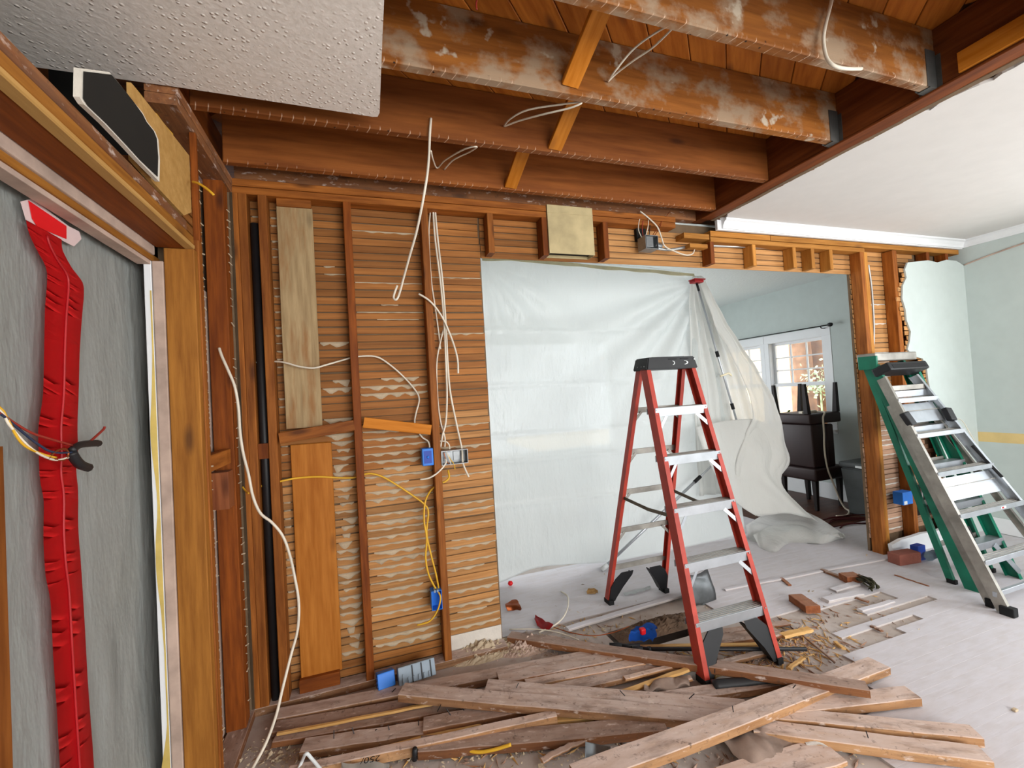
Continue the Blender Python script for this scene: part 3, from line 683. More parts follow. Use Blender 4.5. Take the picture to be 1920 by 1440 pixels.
vb = [(-.196, -.080, 0), (.196, -.080, 0), (.196, .075, 0), (-.196, .075, 0)]; vt = [(-.176, -.072, .078), (.176, -.072, .078), (.176, .067, .078), (-.176, .067, .078)]
off = Vector((1.856, 2.382, 1.652)); A = [bm.verts.new(Vector(p)+off) for p in vb]; B = [bm.verts.new(Vector(p)+off) for p in vt]
bm.faces.new(A[::-1]); bm.faces.new(B)
for k in range(4): bm.faces.new((A[k], A[(k+1) % 4], B[(k+1) % 4], B[k]))
bmesh.ops.bevel(bm, geom=bm.edges[:], offset=.006, segments=2, affect='EDGES')
cap = obj('top_cap', bm, M['black'], red)
cbox('tray', 1.73, 1.98, 2.34, 2.42, 1.7285, 1.733, M['rubber'], cap, .002)
for cx in (1.86, 1.95):   # white oval swirl marks and slots on the cap front
    bm = bmesh.new(); w_ = .030 if cx > 1.9 else .018; N = 12
    R0 = [bm.verts.new((cx+w_*math.cos(a)-.004, 2.3015+(1.690+.013*math.sin(a)-1.652)*.1-.0012, 1.690+.013*math.sin(a))) for a in [math.pi*(-.5+k/N) for k in range(N+1)]]
    R1 = [bm.verts.new((cx+w_*.66*math.cos(a)-.004, 2.3015+(1.690+.010*math.sin(a)-1.652)*.1-.0012, 1.690+.010*math.sin(a)+.001)) for a in [math.pi*(-.5+k/N) for k in range(N+1)]]
    for k in range(N): bm.faces.new((R0[k], R0[k+1], R1[k+1], R1[k]))
    obj('swirl_mark', bm, M['label_w'], cap)
    cbox('slot', cx-.03, cx+.03, 2.3042, 2.3085, 1.712, 1.717, M['rubber'], cap, 0)
cbox('tag', 2.022, 2.030, 2.3035, 2.306, 1.706, 1.714, M['label_w'], cap, 0)
for px in (-.05, -.02, .02): lathe('rivet', [(.0001, 0), (.005, .001), (.003, .003), (.0001, .0035)], (1.6645, 2.385+px, 1.675), M['galv'], cap, 8, Matrix.Rotation(-math.pi/2, 3, 'Y').to_4x4())

# green folded step ladder, leaning on the post
grn = thing('step_ladder', 'dirty green fibreglass step ladder folded and leaning on the post behind the aluminium one', 'ladder', (4.2, 2.0, 0))
gF = [Vector((3.930, 1.895, 0)), Vector((4.445, 1.895, 0))]; gFT = [Vector((3.945, 2.425, 1.62)), Vector((4.43, 2.425, 1.62))]
gR = [Vector((3.945, 2.035, 0)), Vector((4.43, 2.035, 0))]; gRT = [Vector((3.945, 2.505, 1.65)), Vector((4.43, 2.505, 1.65))]
for k, s in ((0, -1), (1, 1)):
    c_rail('front_rail', gF[k], gFT[k], (s, 0, 0), (0, 1, -.2), M['green_rail'], grn, .078, .030); c_rail('rear_rail', gR[k], gRT[k], (s, 0, 0), (0, 1, -.2), M['green_rail'], grn, .045, .026)
    b = gR[k]; cbox('foot', b.x-.028 if s > 0 else b.x-.004, b.x+.004 if s > 0 else b.x+.028, b.y-.004, b.y+.05, -.002, .03, M['rubber'], grn, .003)
for i in range(5):
    t = (.28+i*.285)/1.65; a, b = lerp(gF[0], gFT[0], t), lerp(gF[1], gFT[1], t)
    st = bx('step', a.x+.004, b.x-.004, a.y-.004, a.y+.074, a.z-.004, a.z, M['alu'], grn, 'x', c=.001); bx('step_lip', a.x+.004, b.x-.004, a.y-.007, a.y-.003, a.z-.05, a.z, M['alu'], st, 'x', c=.001)
    a, b = lerp(gR[0], gRT[0], t), lerp(gR[1], gRT[1], t); bx('rear_brace', a.x+.003, b.x-.003, a.y+.002, a.y+.012, a.z-.036, a.z, M['alu_d'], grn, 'x', c=.001)
for k, s in ((0, 1), (1, -1)):
    a = gF[k]+Vector((s*.006, .01, .015)); board('foot_brace', a+Vector((0, 0, .03)), a+Vector((s*.13, .065, .23)), .04, .006, M['alu'], grn, up=(0, 1, 0))
capg = cbox('top_cap', 3.93, 4.445, 2.425, 2.57, 1.645, 1.712, M['alu_d'], grn, .008)
cbox('cap_side', 3.926, 3.95, 2.42, 2.56, 1.58, 1.69, M['green_rail'], grn, .005)
cbox('badge', 4.13, 4.40, 2.445, 2.555, 1.7115, 1.7135, M['galv'], capg, 0)
bm = bmesh.new(); N = 24
for r0, r1 in ((.075, .052), (.030, .004)):
    a = [bm.verts.new((4.265+r0*1.2*math.cos(2*math.pi*k/N), 2.50+r0*.55*math.sin(2*math.pi*k/N), 1.7145)) for k in range(N)]
    b = [bm.verts.new((4.265+r1*1.2*math.cos(2*math.pi*k/N), 2.50+r1*.55*math.sin(2*math.pi*k/N), 1.7145)) for k in range(N)]
    for k in range(N): bm.faces.new((a[k], a[(k+1) % N], b[(k+1) % N], b[k]))
obj('oval_mark', bm, M['label_w'], capg)
# aluminium step ladder, folded, leaning on the green one
alu = thing('step_ladder', 'silver aluminium step ladder folded and leaning on the green one, black feet', 'ladder', (4.15, 1.7, 0))
aF = [Vector((3.700, 1.635, 0)), Vector((4.66, 1.635, 0))]; aT = [Vector((3.945, 2.38, 1.52)), Vector((4.365, 2.38, 1.52))]
axd = (Vector(aT[0])-aF[0]).normalized()
for k, s in ((0, -1), (1, 1)):
    r = c_rail('front_rail', lerp(aF[k], aT[k], .02), aT[k], (s, 0, 0), (0, .92, -.38), M['alu_d' if k == 0 else 'alu'], alu, .066, .026)
    rb = aF[k]+Vector((-s*.045, .105, .02)); c_rail('rear_rail', rb, lerp(aF[k], aT[k], .90)+Vector((-s*.030, .060, -.02)), (s, 0, 0), (0, .92, -.38), M['alu_d'], alu, .045, .022)
    b = aF[k]; cbox('foot', min(b.x, b.x-s*.034)-.008, max(b.x, b.x-s*.034)+.008, b.y-.008, b.y+.062, 0, .055, M['rubber'], alu, .005)
    cbox('rear_foot', min(b.x-s*.045, b.x-s*.072)-.005, max(b.x-s*.045, b.x-s*.072)+.005, b.y+.105, b.y+.150, 0, .055, M['rubber'], alu, .005)
    c = lerp(aF[k], aT[k], .80); br = cbox('hinge_bracket', -.045, .045, -.016, .026, -.085, .022, M['black'], alu, .008, Matrix.Translation(c+Vector((-s*.01, .0, 0))) @ Matrix.Rotation(math.radians(-24), 4, 'X') @ Matrix.Rotation(math.radians(s*9), 4, 'Y') @ Matrix.Scale(.75, 4, (1, 0, 0)))
    c2 = lerp(aF[k], aT[k], .55)
    board('brace_rod', lerp(aF[k], aT[k], .30)+Vector((-s*.055, .02, .02)), lerp(aF[k], aT[k], .19)+Vector((-s*.012, .01, 0)), .012, .010, M['rubber'], alu)
board('strut', lerp(aF[1], aT[1], .62)+Vector((-.03, .02, 0)), lerp(aF[1], aT[1], .47)+Vector((-.02, .0, 0)), .022, .018, M['rubber'], alu)
for i in range(5):
    t = .19+i*.172; a, b = lerp(aF[0], aT[0], t), lerp(aF[1], aT[1], t)
    R = Vector((0, .92, -.38)).normalized()
    st = board('step', a+Vector((.004, .03, -.004)), b+Vector((-.004, .03, -.004)), .072, .004, M['alu'], alu, up=(0, -.12, 1), c=.001)
    bx('step_lip', a.x+.004, b.x-.004, a.y-.010, a.y-.004, a.z-.030, a.z+.004, M['alu'], st, 'x', c=.001)
    for q in range(4): bx('tread_rib', a.x+.006, b.x-.006, a.y+.004+q*.016, a.y+.009+q*.016, a.z-.004, a.z+.0005+q*.002, M['alu_d'], st, 'x', c=.001)
    if i == 1:
        cbox('sticker', b.x-.30, b.x-.24, a.y-.0112, a.y-.0102, a.z-.020, a.z-.004, M['label_w'], st, 0); cbox('sticker', b.x-.29, b.x-.268, a.y-.0118, a.y-.0112, a.z-.018, a.z-.006, M['red_pl'], st, 0)
for t in (.45, .80):   # shiny tread boards and braces of the rear section showing between the steps
    a, b = lerp(aF[0], aT[0], t), lerp(aF[1], aT[1], t)
    board('rear_tread', a+Vector((.03, .055, 0)), b+Vector((-.03, .055, 0)), .006, .16, M['alu'], alu, up=axd, c=.001)
    board('rear_tread_edge', a+Vector((.03, .048, .02)), b+Vector((-.03, .048, .02)), .004, .006, M['alu_d'], alu, up=axd, c=.001)
a, b = lerp(aF[0], aT[0], .06), lerp(aF[1], aT[1], .06); bx('rear_brace', a.x, b.x, a.y+.03, a.y+.05, a.z, a.z+.03, M['alu'], alu, 'x', c=.001)
bx('cross_bar', 3.95, 4.38, 2.345, 2.36, 1.40, 1.44, M['alu_d'], alu, 'x', c=.002)
tc = Vector((4.16, 2.405, 1.565)); capm = Matrix.Translation(tc) @ Matrix.Rotation(math.radians(-24), 4, 'X')
capa = cbox('top_cap', -.24, .24, -.085, .05, -.035, .035, M['black'], alu, .012, capm)
cbox('cap_tray', -.20, .20, -.0865, -.082, -.024, .015, M['rubber'], capa, 0, capm)

# ------------------------------------------------------------------ far room things
def chair_leg(name, x, y, z0, z1, r0, r1, m, parent, dx=0, dy=0):
    bm = bmesh.new(); v = []
    for z, r, ox, oy in ((z0, r0, 0, 0), (z1, r1, dx, dy)):
        v += [bm.verts.new((x+ox+a*r, y+oy+b*r, z)) for a, b in ((-1, -1), (1, -1), (1, 1), (-1, 1))]
    for k in range(4): bm.faces.new((v[k], v[(k+1) % 4], v[4+(k+1) % 4], v[4+k]))
    bm.faces.new(v[3::-1]); bm.faces.new(v[4:]); bmesh.ops.bevel(bm, geom=bm.edges[:], offset=.003, segments=1, affect='EDGES')
    return obj(name, bm, M[m], parent)
cx0, cy0 = 4.86, 3.72
ch = thing('dining_chair', 'dark brown leather dining chair standing upright under an upturned one', 'chair', (cx0+.22, cy0+.22, 0))
for i, (a, b) in enumerate(((.03, .03), (.42, .03), (.03, .43), (.42, .43))): chair_leg('leg', cx0+a, cy0+b, .0, .36, .017, .028, 'dark_leg', ch, 0, 0)
cbox('seat', cx0-.03, cx0+.48, cy0-.03, cy0+.48, .345, .49, M['leather'], ch, .025, None, 3)
cbox('backrest', cx0+.24, cx0+.36, cy0+.005, cy0+.46, .488, .985, M['leather'], ch, .02, None, 3)
cu = thing('dining_chair', 'dark brown leather dining chair upturned on another with legs pointing up', 'chair', (cx0+.22, cy0+.22, .49), None)
cbox('backrest', cx0+.0, cx0+.235, cy0-.0, cy0+.46, .492, 1.0, M['leather'], cu, .02, None, 3)
cbox('seat', cx0-.03, cx0+.48, cy0-.01, cy0+.50, 1.0, 1.12, M['leather'], cu, .02, None, 3)
for i, (a, b) in enumerate(((.0, .04), (.44, .02), (.02, .46), (.43, .46))): chair_leg('leg', cx0+a, cy0+b, 1.12, 1.47, .028, .017, 'dark_leg', cu, (-.02 if a < .2 else .02), 0)
p = (cx0+.12, cy0+.05, 1.135); ps = thing('power_strip', 'pale power strip lying on the upturned chair, white cord trailing down', 'power strip', p)
cbox('strip_body', cx0-.0, cx0+.24, cy0+.10, cy0+.15, 1.1205, 1.15, M['cable'], ps, .005)
_cp = [(cx0+.24, cy0+.12, 1.13), (cx0+.20, cy0-.015, 1.13)]+[tuple(at(a, b, Y, cy0-.045)) for a, b in ((1543, 784), (1545, 812), (1546, 845), (1552, 880), (1562, 905))]
_cp += [tuple(at(1574, 935, Y, cy0-.07)), tuple(at(1584, 952, Z, .03)), tuple(at(1592, 958, Z, .01)), tuple(at(1588, 966, Z, .01)), tuple(at(1568, 968, Z, .01))]
tube('cord', _cp, .0095, M['cable'], ps)
bn = thing('waste_bin', 'dark grey plastic waste bin with lid beside the stacked chairs', 'bin', (5.2, 3.42, 0))
bm = bmesh.new(); lv = []
for z, sx, sy in ((0, .15, .12), (.52, .19, .155)): lv.append([bm.verts.new((5.22+a*sx, 3.40+b*sy, z)) for a, b in ((-1, -1), (1, -1), (1, 1), (-1, 1))])
for k in range(4): bm.faces.new((lv[0][k], lv[0][(k+1) % 4], lv[1][(k+1) % 4], lv[1][k]))
bm.faces.new(lv[0][::-1]); bm.faces.new(lv[1]); bmesh.ops.bevel(bm, geom=bm.edges[:], offset=.015, segments=2, affect='EDGES')
obj('body', bm, M['bin'], bn)
lid = cbox('lid', 5.02, 5.42, 3.235, 3.565, .521, .585, M['bin'], bn, .02, None, 3); cbox('label', 5.016, 5.0195, 3.27, 3.38, .532, .556, M['label_w'], lid, 0)
cr = thing('curtain_rod', 'thin black curtain rod with ball finial above the window', 'curtain rod', (5.44, 4.5, 2.18))
tube('rod', [(5.44, 3.87, 2.175), (5.44, 5.85, 2.175)], .007, M['cable_bk'], cr)
lathe('finial', [(.0001, -.03), (.02, -.022), (.026, 0), (.02, .022), (.008, .03), (.0001, .032)], (5.44, 3.83, 2.175), M['black'], cr, 14, Matrix.Rotation(math.pi/2, 4, 'X'))
for yy in (3.95, 5.75): tube('bracket', [(5.52, yy, 2.15), (5.46, yy, 2.15), (5.44, yy, 2.166)], .006, M['cable_bk'], cr)
# side table behind the sheet carrying a wipes tub and a plant
tb = thing('side_table', 'low table under the window behind the plastic, mostly hidden', 'table', (5.25, 4.75, 0))
cbox('tabletop', 5.0, 5.48, 4.23, 5.35, .78, .81, M['dark_leg'], tb, .004)
for a, b in ((5.03, 4.27), (5.45, 4.27), (5.03, 5.32), (5.45, 5.32)): chair_leg('leg', a, b, .0, .78, .018, .022, 'dark_leg', tb)
pw = at(1450, 790, X, 5.12)
wt = thing('wipes_tub', 'blue and white wipes tub with red lid by the window', 'tub', (5.12, pw.y, .81))
wy = at(1451, 770, X, 5.12).y
lathe('body', [(.001, 0), (.05, .0), (.055, .01), (.055, .48), (.05, .49), (.0001, .49)], (5.12, wy, .8115), M['trim_white'], wt, 24)
lathe('wrap', [(.0556, .10), (.0562, .11), (.0562, .42), (.0556, .43)], (5.12, wy, .8115), M['blue_dk'], wt, 24)
lathe('lid', [(.001, .49), (.048, .491), (.05, .51), (.046, .535), (.0001, .54)], (5.12, wy, .8115), M['red_tape'], wt, 24)
pl_ = thing('potted_plant', 'small leafy green plant in a red pot behind the stacked chairs', 'plant', (5.23, 4.32, .81))
lathe('pot', [(.001, 0), (.05, .0), (.065, .11), (.07, .115), (.07, .13), (.06, .13), (.0001, .12)], (5.23, 4.32, .8115), M['red_pl'], pl_, 20)
rp = random.Random(6); bm = bmesh.new()
for k in range(46):
    a = rp.uniform(0, 6.28); b = rp.uniform(.1, 1.3); L = rp.uniform(.08, .22); c = Vector((5.23, 4.32, .95)); dv = Vector((math.cos(a)*math.cos(b), math.sin(a)*math.cos(b), math.sin(b)*.8)); e = c+dv*L
    s = dv.cross(Vector((0, 0, 1))).normalized()*.022; t = dv*.05
    v = [bm.verts.new(q) for q in (e, e+t*.5+s, e+t*1.1+Vector((0, 0, -.012)), e+t*.5-s)]; bm.faces.new(v)
    v = [bm.verts.new(q) for q in (c, c+s*.12, e)]; bm.faces.new(v)
o = obj('foliage', bm, M['leaf'], pl_); 
rc_ = thing('red_cords', 'dark red extension cords coiled on the dark floor near the stacked chairs', 'cord', (4.9, 3.35, 0))
rq = random.Random(12)
for k in range(6): tube('cord', [(4.35+rq.uniform(0, .3), 3.22+k*.045, .006+k*.003), (4.7, 3.25+k*.05+rq.uniform(-.06, .06), .007+k*.004), (5.0, 3.1+k*.05+rq.uniform(-.05, .05), .006+k*.004), (5.3, 3.05+k*.04, .006+k*.003)], .006, M['red_cord'], rc_, 6)
# outside
gr = struct('ground'); cbox('ground', 5.7, 16, -8, 18, -.5, -.3, M['stucco'], gr, 0)
hs = thing('house', 'pale sunlit stucco house wall outside the far window', 'house', (11.5, 8, -.3)); cbox('wall', 11.2, 11.5, 2, 18, -.3, 2.9, M['stucco'], hs, .01); cbox('roof', 10.7, 12, 1.6, 18.4, 2.9, 3.1, M['bark'], hs, .01)
def tree(px, pyb, x, r, label):
    p = at(px, 690, X, x); t = thing('tree', label, 'tree', (x, p.y, -.3)); r_ = random.Random(int(px))
    tube('trunk', [(x, p.y, -.3), (x+.03, p.y+.02, 1.2), (x-.02, p.y, 2.6), (x, p.y+.05, 4.2)], r*1.15, M['bark'], t, 14, 5, r*.85)
    bm = bmesh.new()
    for k in range(60):
        c = Vector((x, p.y, 4.1))+Vector((r_.gauss(0, .25), r_.gauss(0, .22), r_.gauss(.3, .4))); u = Vector((r_.gauss(0, 1), r_.gauss(0, 1), r_.gauss(0, .6))).normalized()*.25; w_ = u.cross(Vector((0, 0, 1)))*.3
        bm.faces.new([bm.verts.new(q) for q in (c, c+u*.5+w_, c+u, c+u*.5-w_)])
    obj('foliage', bm, M['leaf'], t); return t
tree(1503, 0, 9.6, .23, 'smooth brown tree trunk outside, left one seen through the window'); tree(1535, 0, 10.2, .22, 'rough brown tree trunk outside, right one seen through the window')
p = at(1537, 712, X, 9.3); sh = thing('shrub', 'light green potted shrub outside the window by the right trunk', 'shrub', (9.3, p.y, -.3))
lathe('pot', [(.001, 0), (.13, 0), (.18, .3), (.16, .3), (.0001, .28)], (9.3, p.y, -.3), M['brick'], sh, 18); bm = bmesh.new(); r_ = random.Random(31)
tube_bm(bm, [Vector((9.3, p.y, 0)), Vector((9.3, p.y, 1.35))], .02, 6)
for k in range(160):
    c = Vector((9.3, p.y, p.z-.05))+Vector((r_.gauss(0, .16), r_.gauss(0, .16), r_.gauss(0, .18))); u = Vector((r_.gauss(0, 1), r_.gauss(0, 1), r_.gauss(0, 1))).normalized()*.08; w_ = u.orthogonal()*.4
    bm.faces.new([bm.verts.new(q) for q in (c, c+u*.5+w_, c+u, c+u*.5-w_)])
obj('foliage', bm, M['leaf_out'], sh)

# ------------------------------------------------------------------ plastic sheeting
ps_ = thing('plastic_sheet', 'white translucent dust sheet hung across the wide opening, taped along its top', 'plastic sheet', (2.2, 3.6, 0))
def sheet_rows(top, bot, nu, nv, fold):
    """top/bot: lists of 3-D points (same count) giving the columns; interpolated and rippled"""
    T = smooth_path(top, nu); B = smooth_path(bot, nu); rows = []
    for j in range(nv+1):
        v = j/nv; rows.append([fold(T[i].lerp(B[i], v), i/(len(T)-1), v) for i in range(len(T))])
    return rows
YS = 3.62
topx = [(.25, 2.755), (1.02, 2.752), (1.5, 2.74), (2.0, 2.735), (2.5, 2.73), (3.0, 2.70), (3.35, 2.66), (3.40, 2.655)]
top = [Vector((x, YS+.05*(x > 3), z)) for x, z in topx]
botp = [(890, 1110), (945, 1091), (1003, 1066), (1065, 1058), (1150, 1053), (1240, 1045), (1330, 1024), (1400, 1000)]
bot = [at(px, py, Y, YS-.12) for px, py in botp]
bot = [Vector((b.x, b.y, max(b.z, .004))) for b in bot]
def fold1(p, u, v):
    n = noise.noise(Vector((p.x*1.3, p.z*1.1, .3)))*.035+noise.noise(Vector((p.x*4, p.z*3, 2.3)))*.012
    # drag lines from the two upper corners
    for cx, cz, amp in ((1.0, 2.72, .045), (3.38, 2.62, .07)):
        dx, dz = p.x-cx, cz-p.z; r = math.hypot(dx, dz)+.05; a = math.atan2(dz, abs(dx)+1e-3)
        n += amp*math.sin(a*(15 if cx < 2 else 21))*math.exp(-r*(1.5 if cx < 2 else .8))*min(1, r*2.2)
    for zk in (2.1, 1.62, 1.2, .98, .62): n += .010*math.exp(-((p.z-zk-.01*math.sin(p.x*2))/.016)**2)
    e = 1 if v < .97 else 1-(v-.97)/.03*.6
    return p+Vector((0, -.02*math.sin(v*math.pi)-n*min(1, v*6)*e, 0))
grid_obj('curtain', sheet_rows(top, bot, 16, 150, fold1), M['sheet'], ps_, .0015)
# masking tape along the ceiling and top edge
tp = [at_y(903, 486, YS-.006), at_y(1000, 490, YS-.006), at_y(1100, 500, YS-.006), at_y(1200, 508, YS-.006), at_y(1300, 517, YS-.006)]
tp = smooth_path(tp, 8); grid_obj('tape', [[p+Vector((0, -.012, .022+.006*noise.noise(p*3)-.004)) for p in tp], [p+Vector((0, -.02, -.016+.014*noise.noise(p*5))) for p in tp]], M['mask_tape'], ps_, .001)
# gathered right-hand part: fan of pleats from the pole head, long flap, bag and heap
def px_rows(rows, n, fold, sub=5):
    """rows: [(y, [(px,py)...])], each polyline laid on its own depth plane"""
    R = []
    for yy, pts in rows:
        q = smooth_path([at(a, b, Y, yy) for a, b in pts], 8)
        L = [0]
        for a, b in zip(q, q[1:]): L.append(L[-1]+(b-a).length)
        out = []; k = 0
        for i in range(n+1):
            s = L[-1]*i/n
            while k < len(q)-2 and L[k+1] < s: k += 1
            t = (s-L[k])/max(1e-6, L[k+1]-L[k]); out.append(q[k].lerp(q[k+1], min(1, t)))
        R.append(out)
    cols = [smooth_path([r[i] for r in R], sub) for i in range(n+1)]
    m = len(cols[0]); return [[fold(cols[i][j], i/n, j/(m-1)) for i in range(n+1)] for j in range(m)]
def pleat(a, f, ph=0, k=.012):
    def g(p, u, v):
        d = a*min(1, v*4)*math.sin(u*f+ph+2.5*noise.noise(Vector((u*2, v*1.5, ph))))+k*noise.noise(p*5)
        q = p+Vector((0, -d, 0)); q.z = max(q.z, .003+.01*abs(noise.noise(p*9))); return q
    return g
grid_obj('pleats', px_rows([(3.60, [(1296, 520), (1306, 517), (1318, 519)]), (3.58, [(1290, 560), (1310, 556), (1332, 560)]), (3.56, [(1292, 640), (1330, 632), (1362, 640)]), (3.54, [(1296, 730), (1350, 722), (1402, 732)]), (3.52, [(1302, 830), (1365, 822), (1428, 830)]), (3.5, [(1310, 930), (1375, 925), (1440, 930)])], 60, pleat(.022, 34, 1.0)), M['flap'], ps_, .0015)
grid_obj('flap', px_rows([(3.57, [(1310, 517), (1316, 516), (1322, 520)]), (3.50, [(1322, 560), (1332, 556), (1340, 560)]), (3.45, [(1340, 610), (1355, 604), (1368, 612)]), (3.38, [(1372, 672), (1392, 664), (1408, 676)]), (3.32, [(1400, 730), (1424, 722), (1444, 736)]), (3.27, [(1410, 778), (1440, 770), (1470, 800)]), (3.24, [(1396, 812), (1440, 806), (1479, 836)]), (3.22, [(1380, 850), (1430, 846), (1483, 872)]), (3.20, [(1376, 900), (1424, 894), (1466, 903)]), (3.17, [(1392, 940), (1440, 934), (1496, 948)]), (3.15, [(1420, 968), (1470, 962), (1528, 974)])], 36, pleat(.02, 9, .4, .03)), M['flap'], ps_, .0015)
grid_obj('bag_fold', px_rows([(3.30, [(1302, 800), (1330, 795), (1370, 788), (1416, 786), (1438, 800)]), (3.25, [(1308, 822), (1345, 812), (1395, 806), (1440, 815), (1462, 830)]), (3.20, [(1326, 862), (1365, 850), (1410, 846), (1450, 856), (1478, 862)]), (3.17, [(1346, 905), (1385, 892), (1425, 890), (1452, 898), (1468, 906)]), (3.14, [(1380, 942), (1412, 934), (1445, 930), (1480, 938), (1506, 950)]), (3.10, [(1420, 968), (1450, 966), (1480, 964), (1510, 968), (1540, 980)])], 30, pleat(.02, 8, 2.2, .03)), M['flap'], ps_, .0015)
# heap on the floor
for hp, lo, hi, seed in ((((1398, 985), (1440, 962), (1490, 955), (1530, 968), (1572, 995), (1585, 1006)), None, None, 1), (((1412, 1003), (1450, 985), (1500, 984), (1545, 1000), (1583, 1010)), None, None, 2)):
    back = [at(a, b, Z, .10 if seed == 1 else .075) for a, b in hp]; n = len(back)
    front = [at(a, b, Z, .004) for a, b in (((1405, 1012), (1440, 1022), (1480, 1016), (1530, 1018), (1560, 1014), (1584, 1008)) if seed == 1 else ((1424, 1026), (1452, 1036), (1482, 1018), (1540, 1020), (1580, 1008)))]
    rows = []; A = smooth_path(back, 9); B = smooth_path(front, 9)
    for j in range(15):
        v = j/14; r = []
        for i in range(len(A)):
            p = A[i].lerp(B[i], v); p.z = p.z*(1-v)**.6*1.0+.07*math.sin(math.pi*v)*(.5+.7*noise.noise(Vector((p.x*5, p.y*6, seed*3.1))))*(1 if 2 < i < len(A)-3 else .4); p.z = max(p.z, .004); r.append(p)
        rows.append(r)
    grid_obj('heap_fold', rows, M['flap'], ps_, .0015)
zp = thing('spring_pole', 'slim silver spring pole with red head holding up the plastic', 'pole', (3.4, 3.5, 0))
a = at(1306, 530, Y, 3.5); b = at(1395, 836, Y, 3.42); d_ = (b-a).normalized(); e = a+d_*((a.z-.55)/-d_.z)
tube('tube', [a+d_*.06, b], .0095, M['alu'], zp); tube('tube', [b, e], .013, M['alu_d'], zp)
for f_ in (.42, .74): tube('collar', [a.lerp(b, f_), a.lerp(b, f_+.035)], .0165, M['rubber'], zp, 10)
tube('neck', [a, a+d_*.085], .011, M['rubber'], zp)
cbox('head', a.x-.055, a.x+.055, a.y-.04, a.y+.04, a.z-.005, a.z+.02, M['red_pl'], zp, .006); cbox('head_pad', a.x-.06, a.x+.075, a.y-.045, a.y+.045, a.z+.021, a.z+.032, M['red_pl'], zp, .003)
tube('tape_flag', [a.lerp(b, .565)+Vector((-.05, -.012, -.01)), a.lerp(b, .565)+Vector((0, -.014, .0)), a.lerp(b, .565)+Vector((.05, -.014, .012)), a.lerp(b, .565)+Vector((.10, 0, -.01))], .010, M['mask_tape'], zp, 6)
zp2 = thing('spring_pole', 'silver pole lying aslant on the floor against the hanging plastic behind the red ladder', 'pole', (1.85, 3.37, 0))
a = at(1131, 1066, Z, .02); b = at(1340, 868, Y, 3.38)
tube('tube', [a, a.lerp(b, .82)], .013, M['alu'], zp2); tube('tube', [a.lerp(b, .82), b], .009, M['alu'], zp2); tube('collar', [a.lerp(b, .80), a.lerp(b, .86)], .017, M['rubber'], zp2)
dv = (b-a).normalized(); tube('foot', [a-dv*.02, a+dv*.05], .020, M['label_w'], zp2)

# doorway sheet with red zipper tape
ds = thing('plastic_sheet', 'grey plastic sheet closing the doorway, red zipper tape down its middle', 'plastic sheet', (-.80, 1.3, 0))
rows = []
for j in range(41):
    zz = 2.165*(1-j/40)+.0; rows.append([Vector((-.815+.010*noise.noise(Vector((.7+i*.11, zz*1.4, 5)))+.006*noise.noise(Vector((i*.5, zz*3, 1))), .6+1.52*i/40, zz)) for i in range(41)])
grid_obj('sheet', rows, M['door_sheet'], ds, .001)
def at_ds(px, py, off=.020): return at(px, py, X, -.815+off)
zl = [(84, 432, 20), (88, 455, 19), (104, 487, 20), (122, 515, 23), (125, 540, 23), (121, 590, 23), (118, 660, 22), (116, 740, 22), (111, 800, 24), (112, 850, 24), (111, 890, 22), (116, 930, 21), (116, 1000, 21), (120, 1060, 21), (126, 1110, 19), (131, 1200, 19), (137, 1300, 18), (142, 1380, 18), (146, 1440, 18), (150, 1520, 18)]
ctr = smooth_path([at_ds(x, y) for x, y, w_ in zl], 4); wid = []
for k in range(len(zl)-1): wid += [zl[k][2]+(zl[k+1][2]-zl[k][2])*q/4 for q in range(4)]
wid.append(zl[-1][2])
L_, R_ = [], []
for k, c in enumerate(ctr):
    s_ = wid[k]*(CAM-c).length/F/.62; L_.append(c+Vector((0, -s_, 0))); R_.append(c+Vector((0, s_, 0)))
mid = [c+Vector((.002, 0, 0)) for c in ctr]
grid_obj('zipper_tape', [L_, mid, R_], M['red_tape'], ds, .001)
tube('zipper', [c+Vector((.004, 0, 0)) for c in ctr[2:]], .003, M['red_pl'], ds, 6, 1)
slab_poly('tape_backing', [at_ds(x, y, .016) for x, y in ((38, 378), (60, 372), (90, 395), (128, 424), (148, 434), (152, 448), (138, 462), (118, 452), (70, 424), (48, 412))], (.001, 0, 0), M['pink_tape'], ds)
slab_poly('zipper_tape', [at_ds(x, y, .0185) for x, y in ((53, 376), (124, 424), (124, 448), (70, 426), (60, 410))], (.001, 0, 0), M['red_tape'], ds)

# electrical bits --------------------------------------------------
wbn = thing('wire_bundle', 'bundle of red, black, white and yellow wires sticking out before the doorway plastic', 'wires', (-.74, 1.3, 1.55))
def P(px, py, x=-.745): return at(px, py, X, x)
for m, pts in (('cable_y', [(-60, 720), (0, 765), (12, 782), (40, 830), (75, 850), (105, 858)]), ('cable', [(-60, 730), (0, 770), (20, 800), (60, 842), (100, 862), (128, 858)]), ('wire_blue', [(-60, 735), (0, 775), (30, 800), (70, 832), (100, 848), (140, 848)]), ('wire_red', [(-60, 738), (0, 775), (30, 795), (60, 812), (90, 822), (135, 835)]), ('copper', [(90, 860), (105, 846), (122, 842), (128, 852), (120, 862), (100, 862)])):
    tube('wire', [P(*q) for q in pts], .0028, M[m], wbn, 6)
tube('taped_end', [P(134, 845), P(150, 834), P(180, 831), P(185, 832)], .0095, M['cable_bk'], wbn, 8); tube('taped_end', [P(134, 848), P(142, 862), P(152, 872), P(166, 877)], .012, M['cable_bk'], wbn, 8)
tube('wire', [P(164, 832), P(180, 818), P(194, 805), P(196, 800)], .0035, M['wire_red'], wbn, 6)
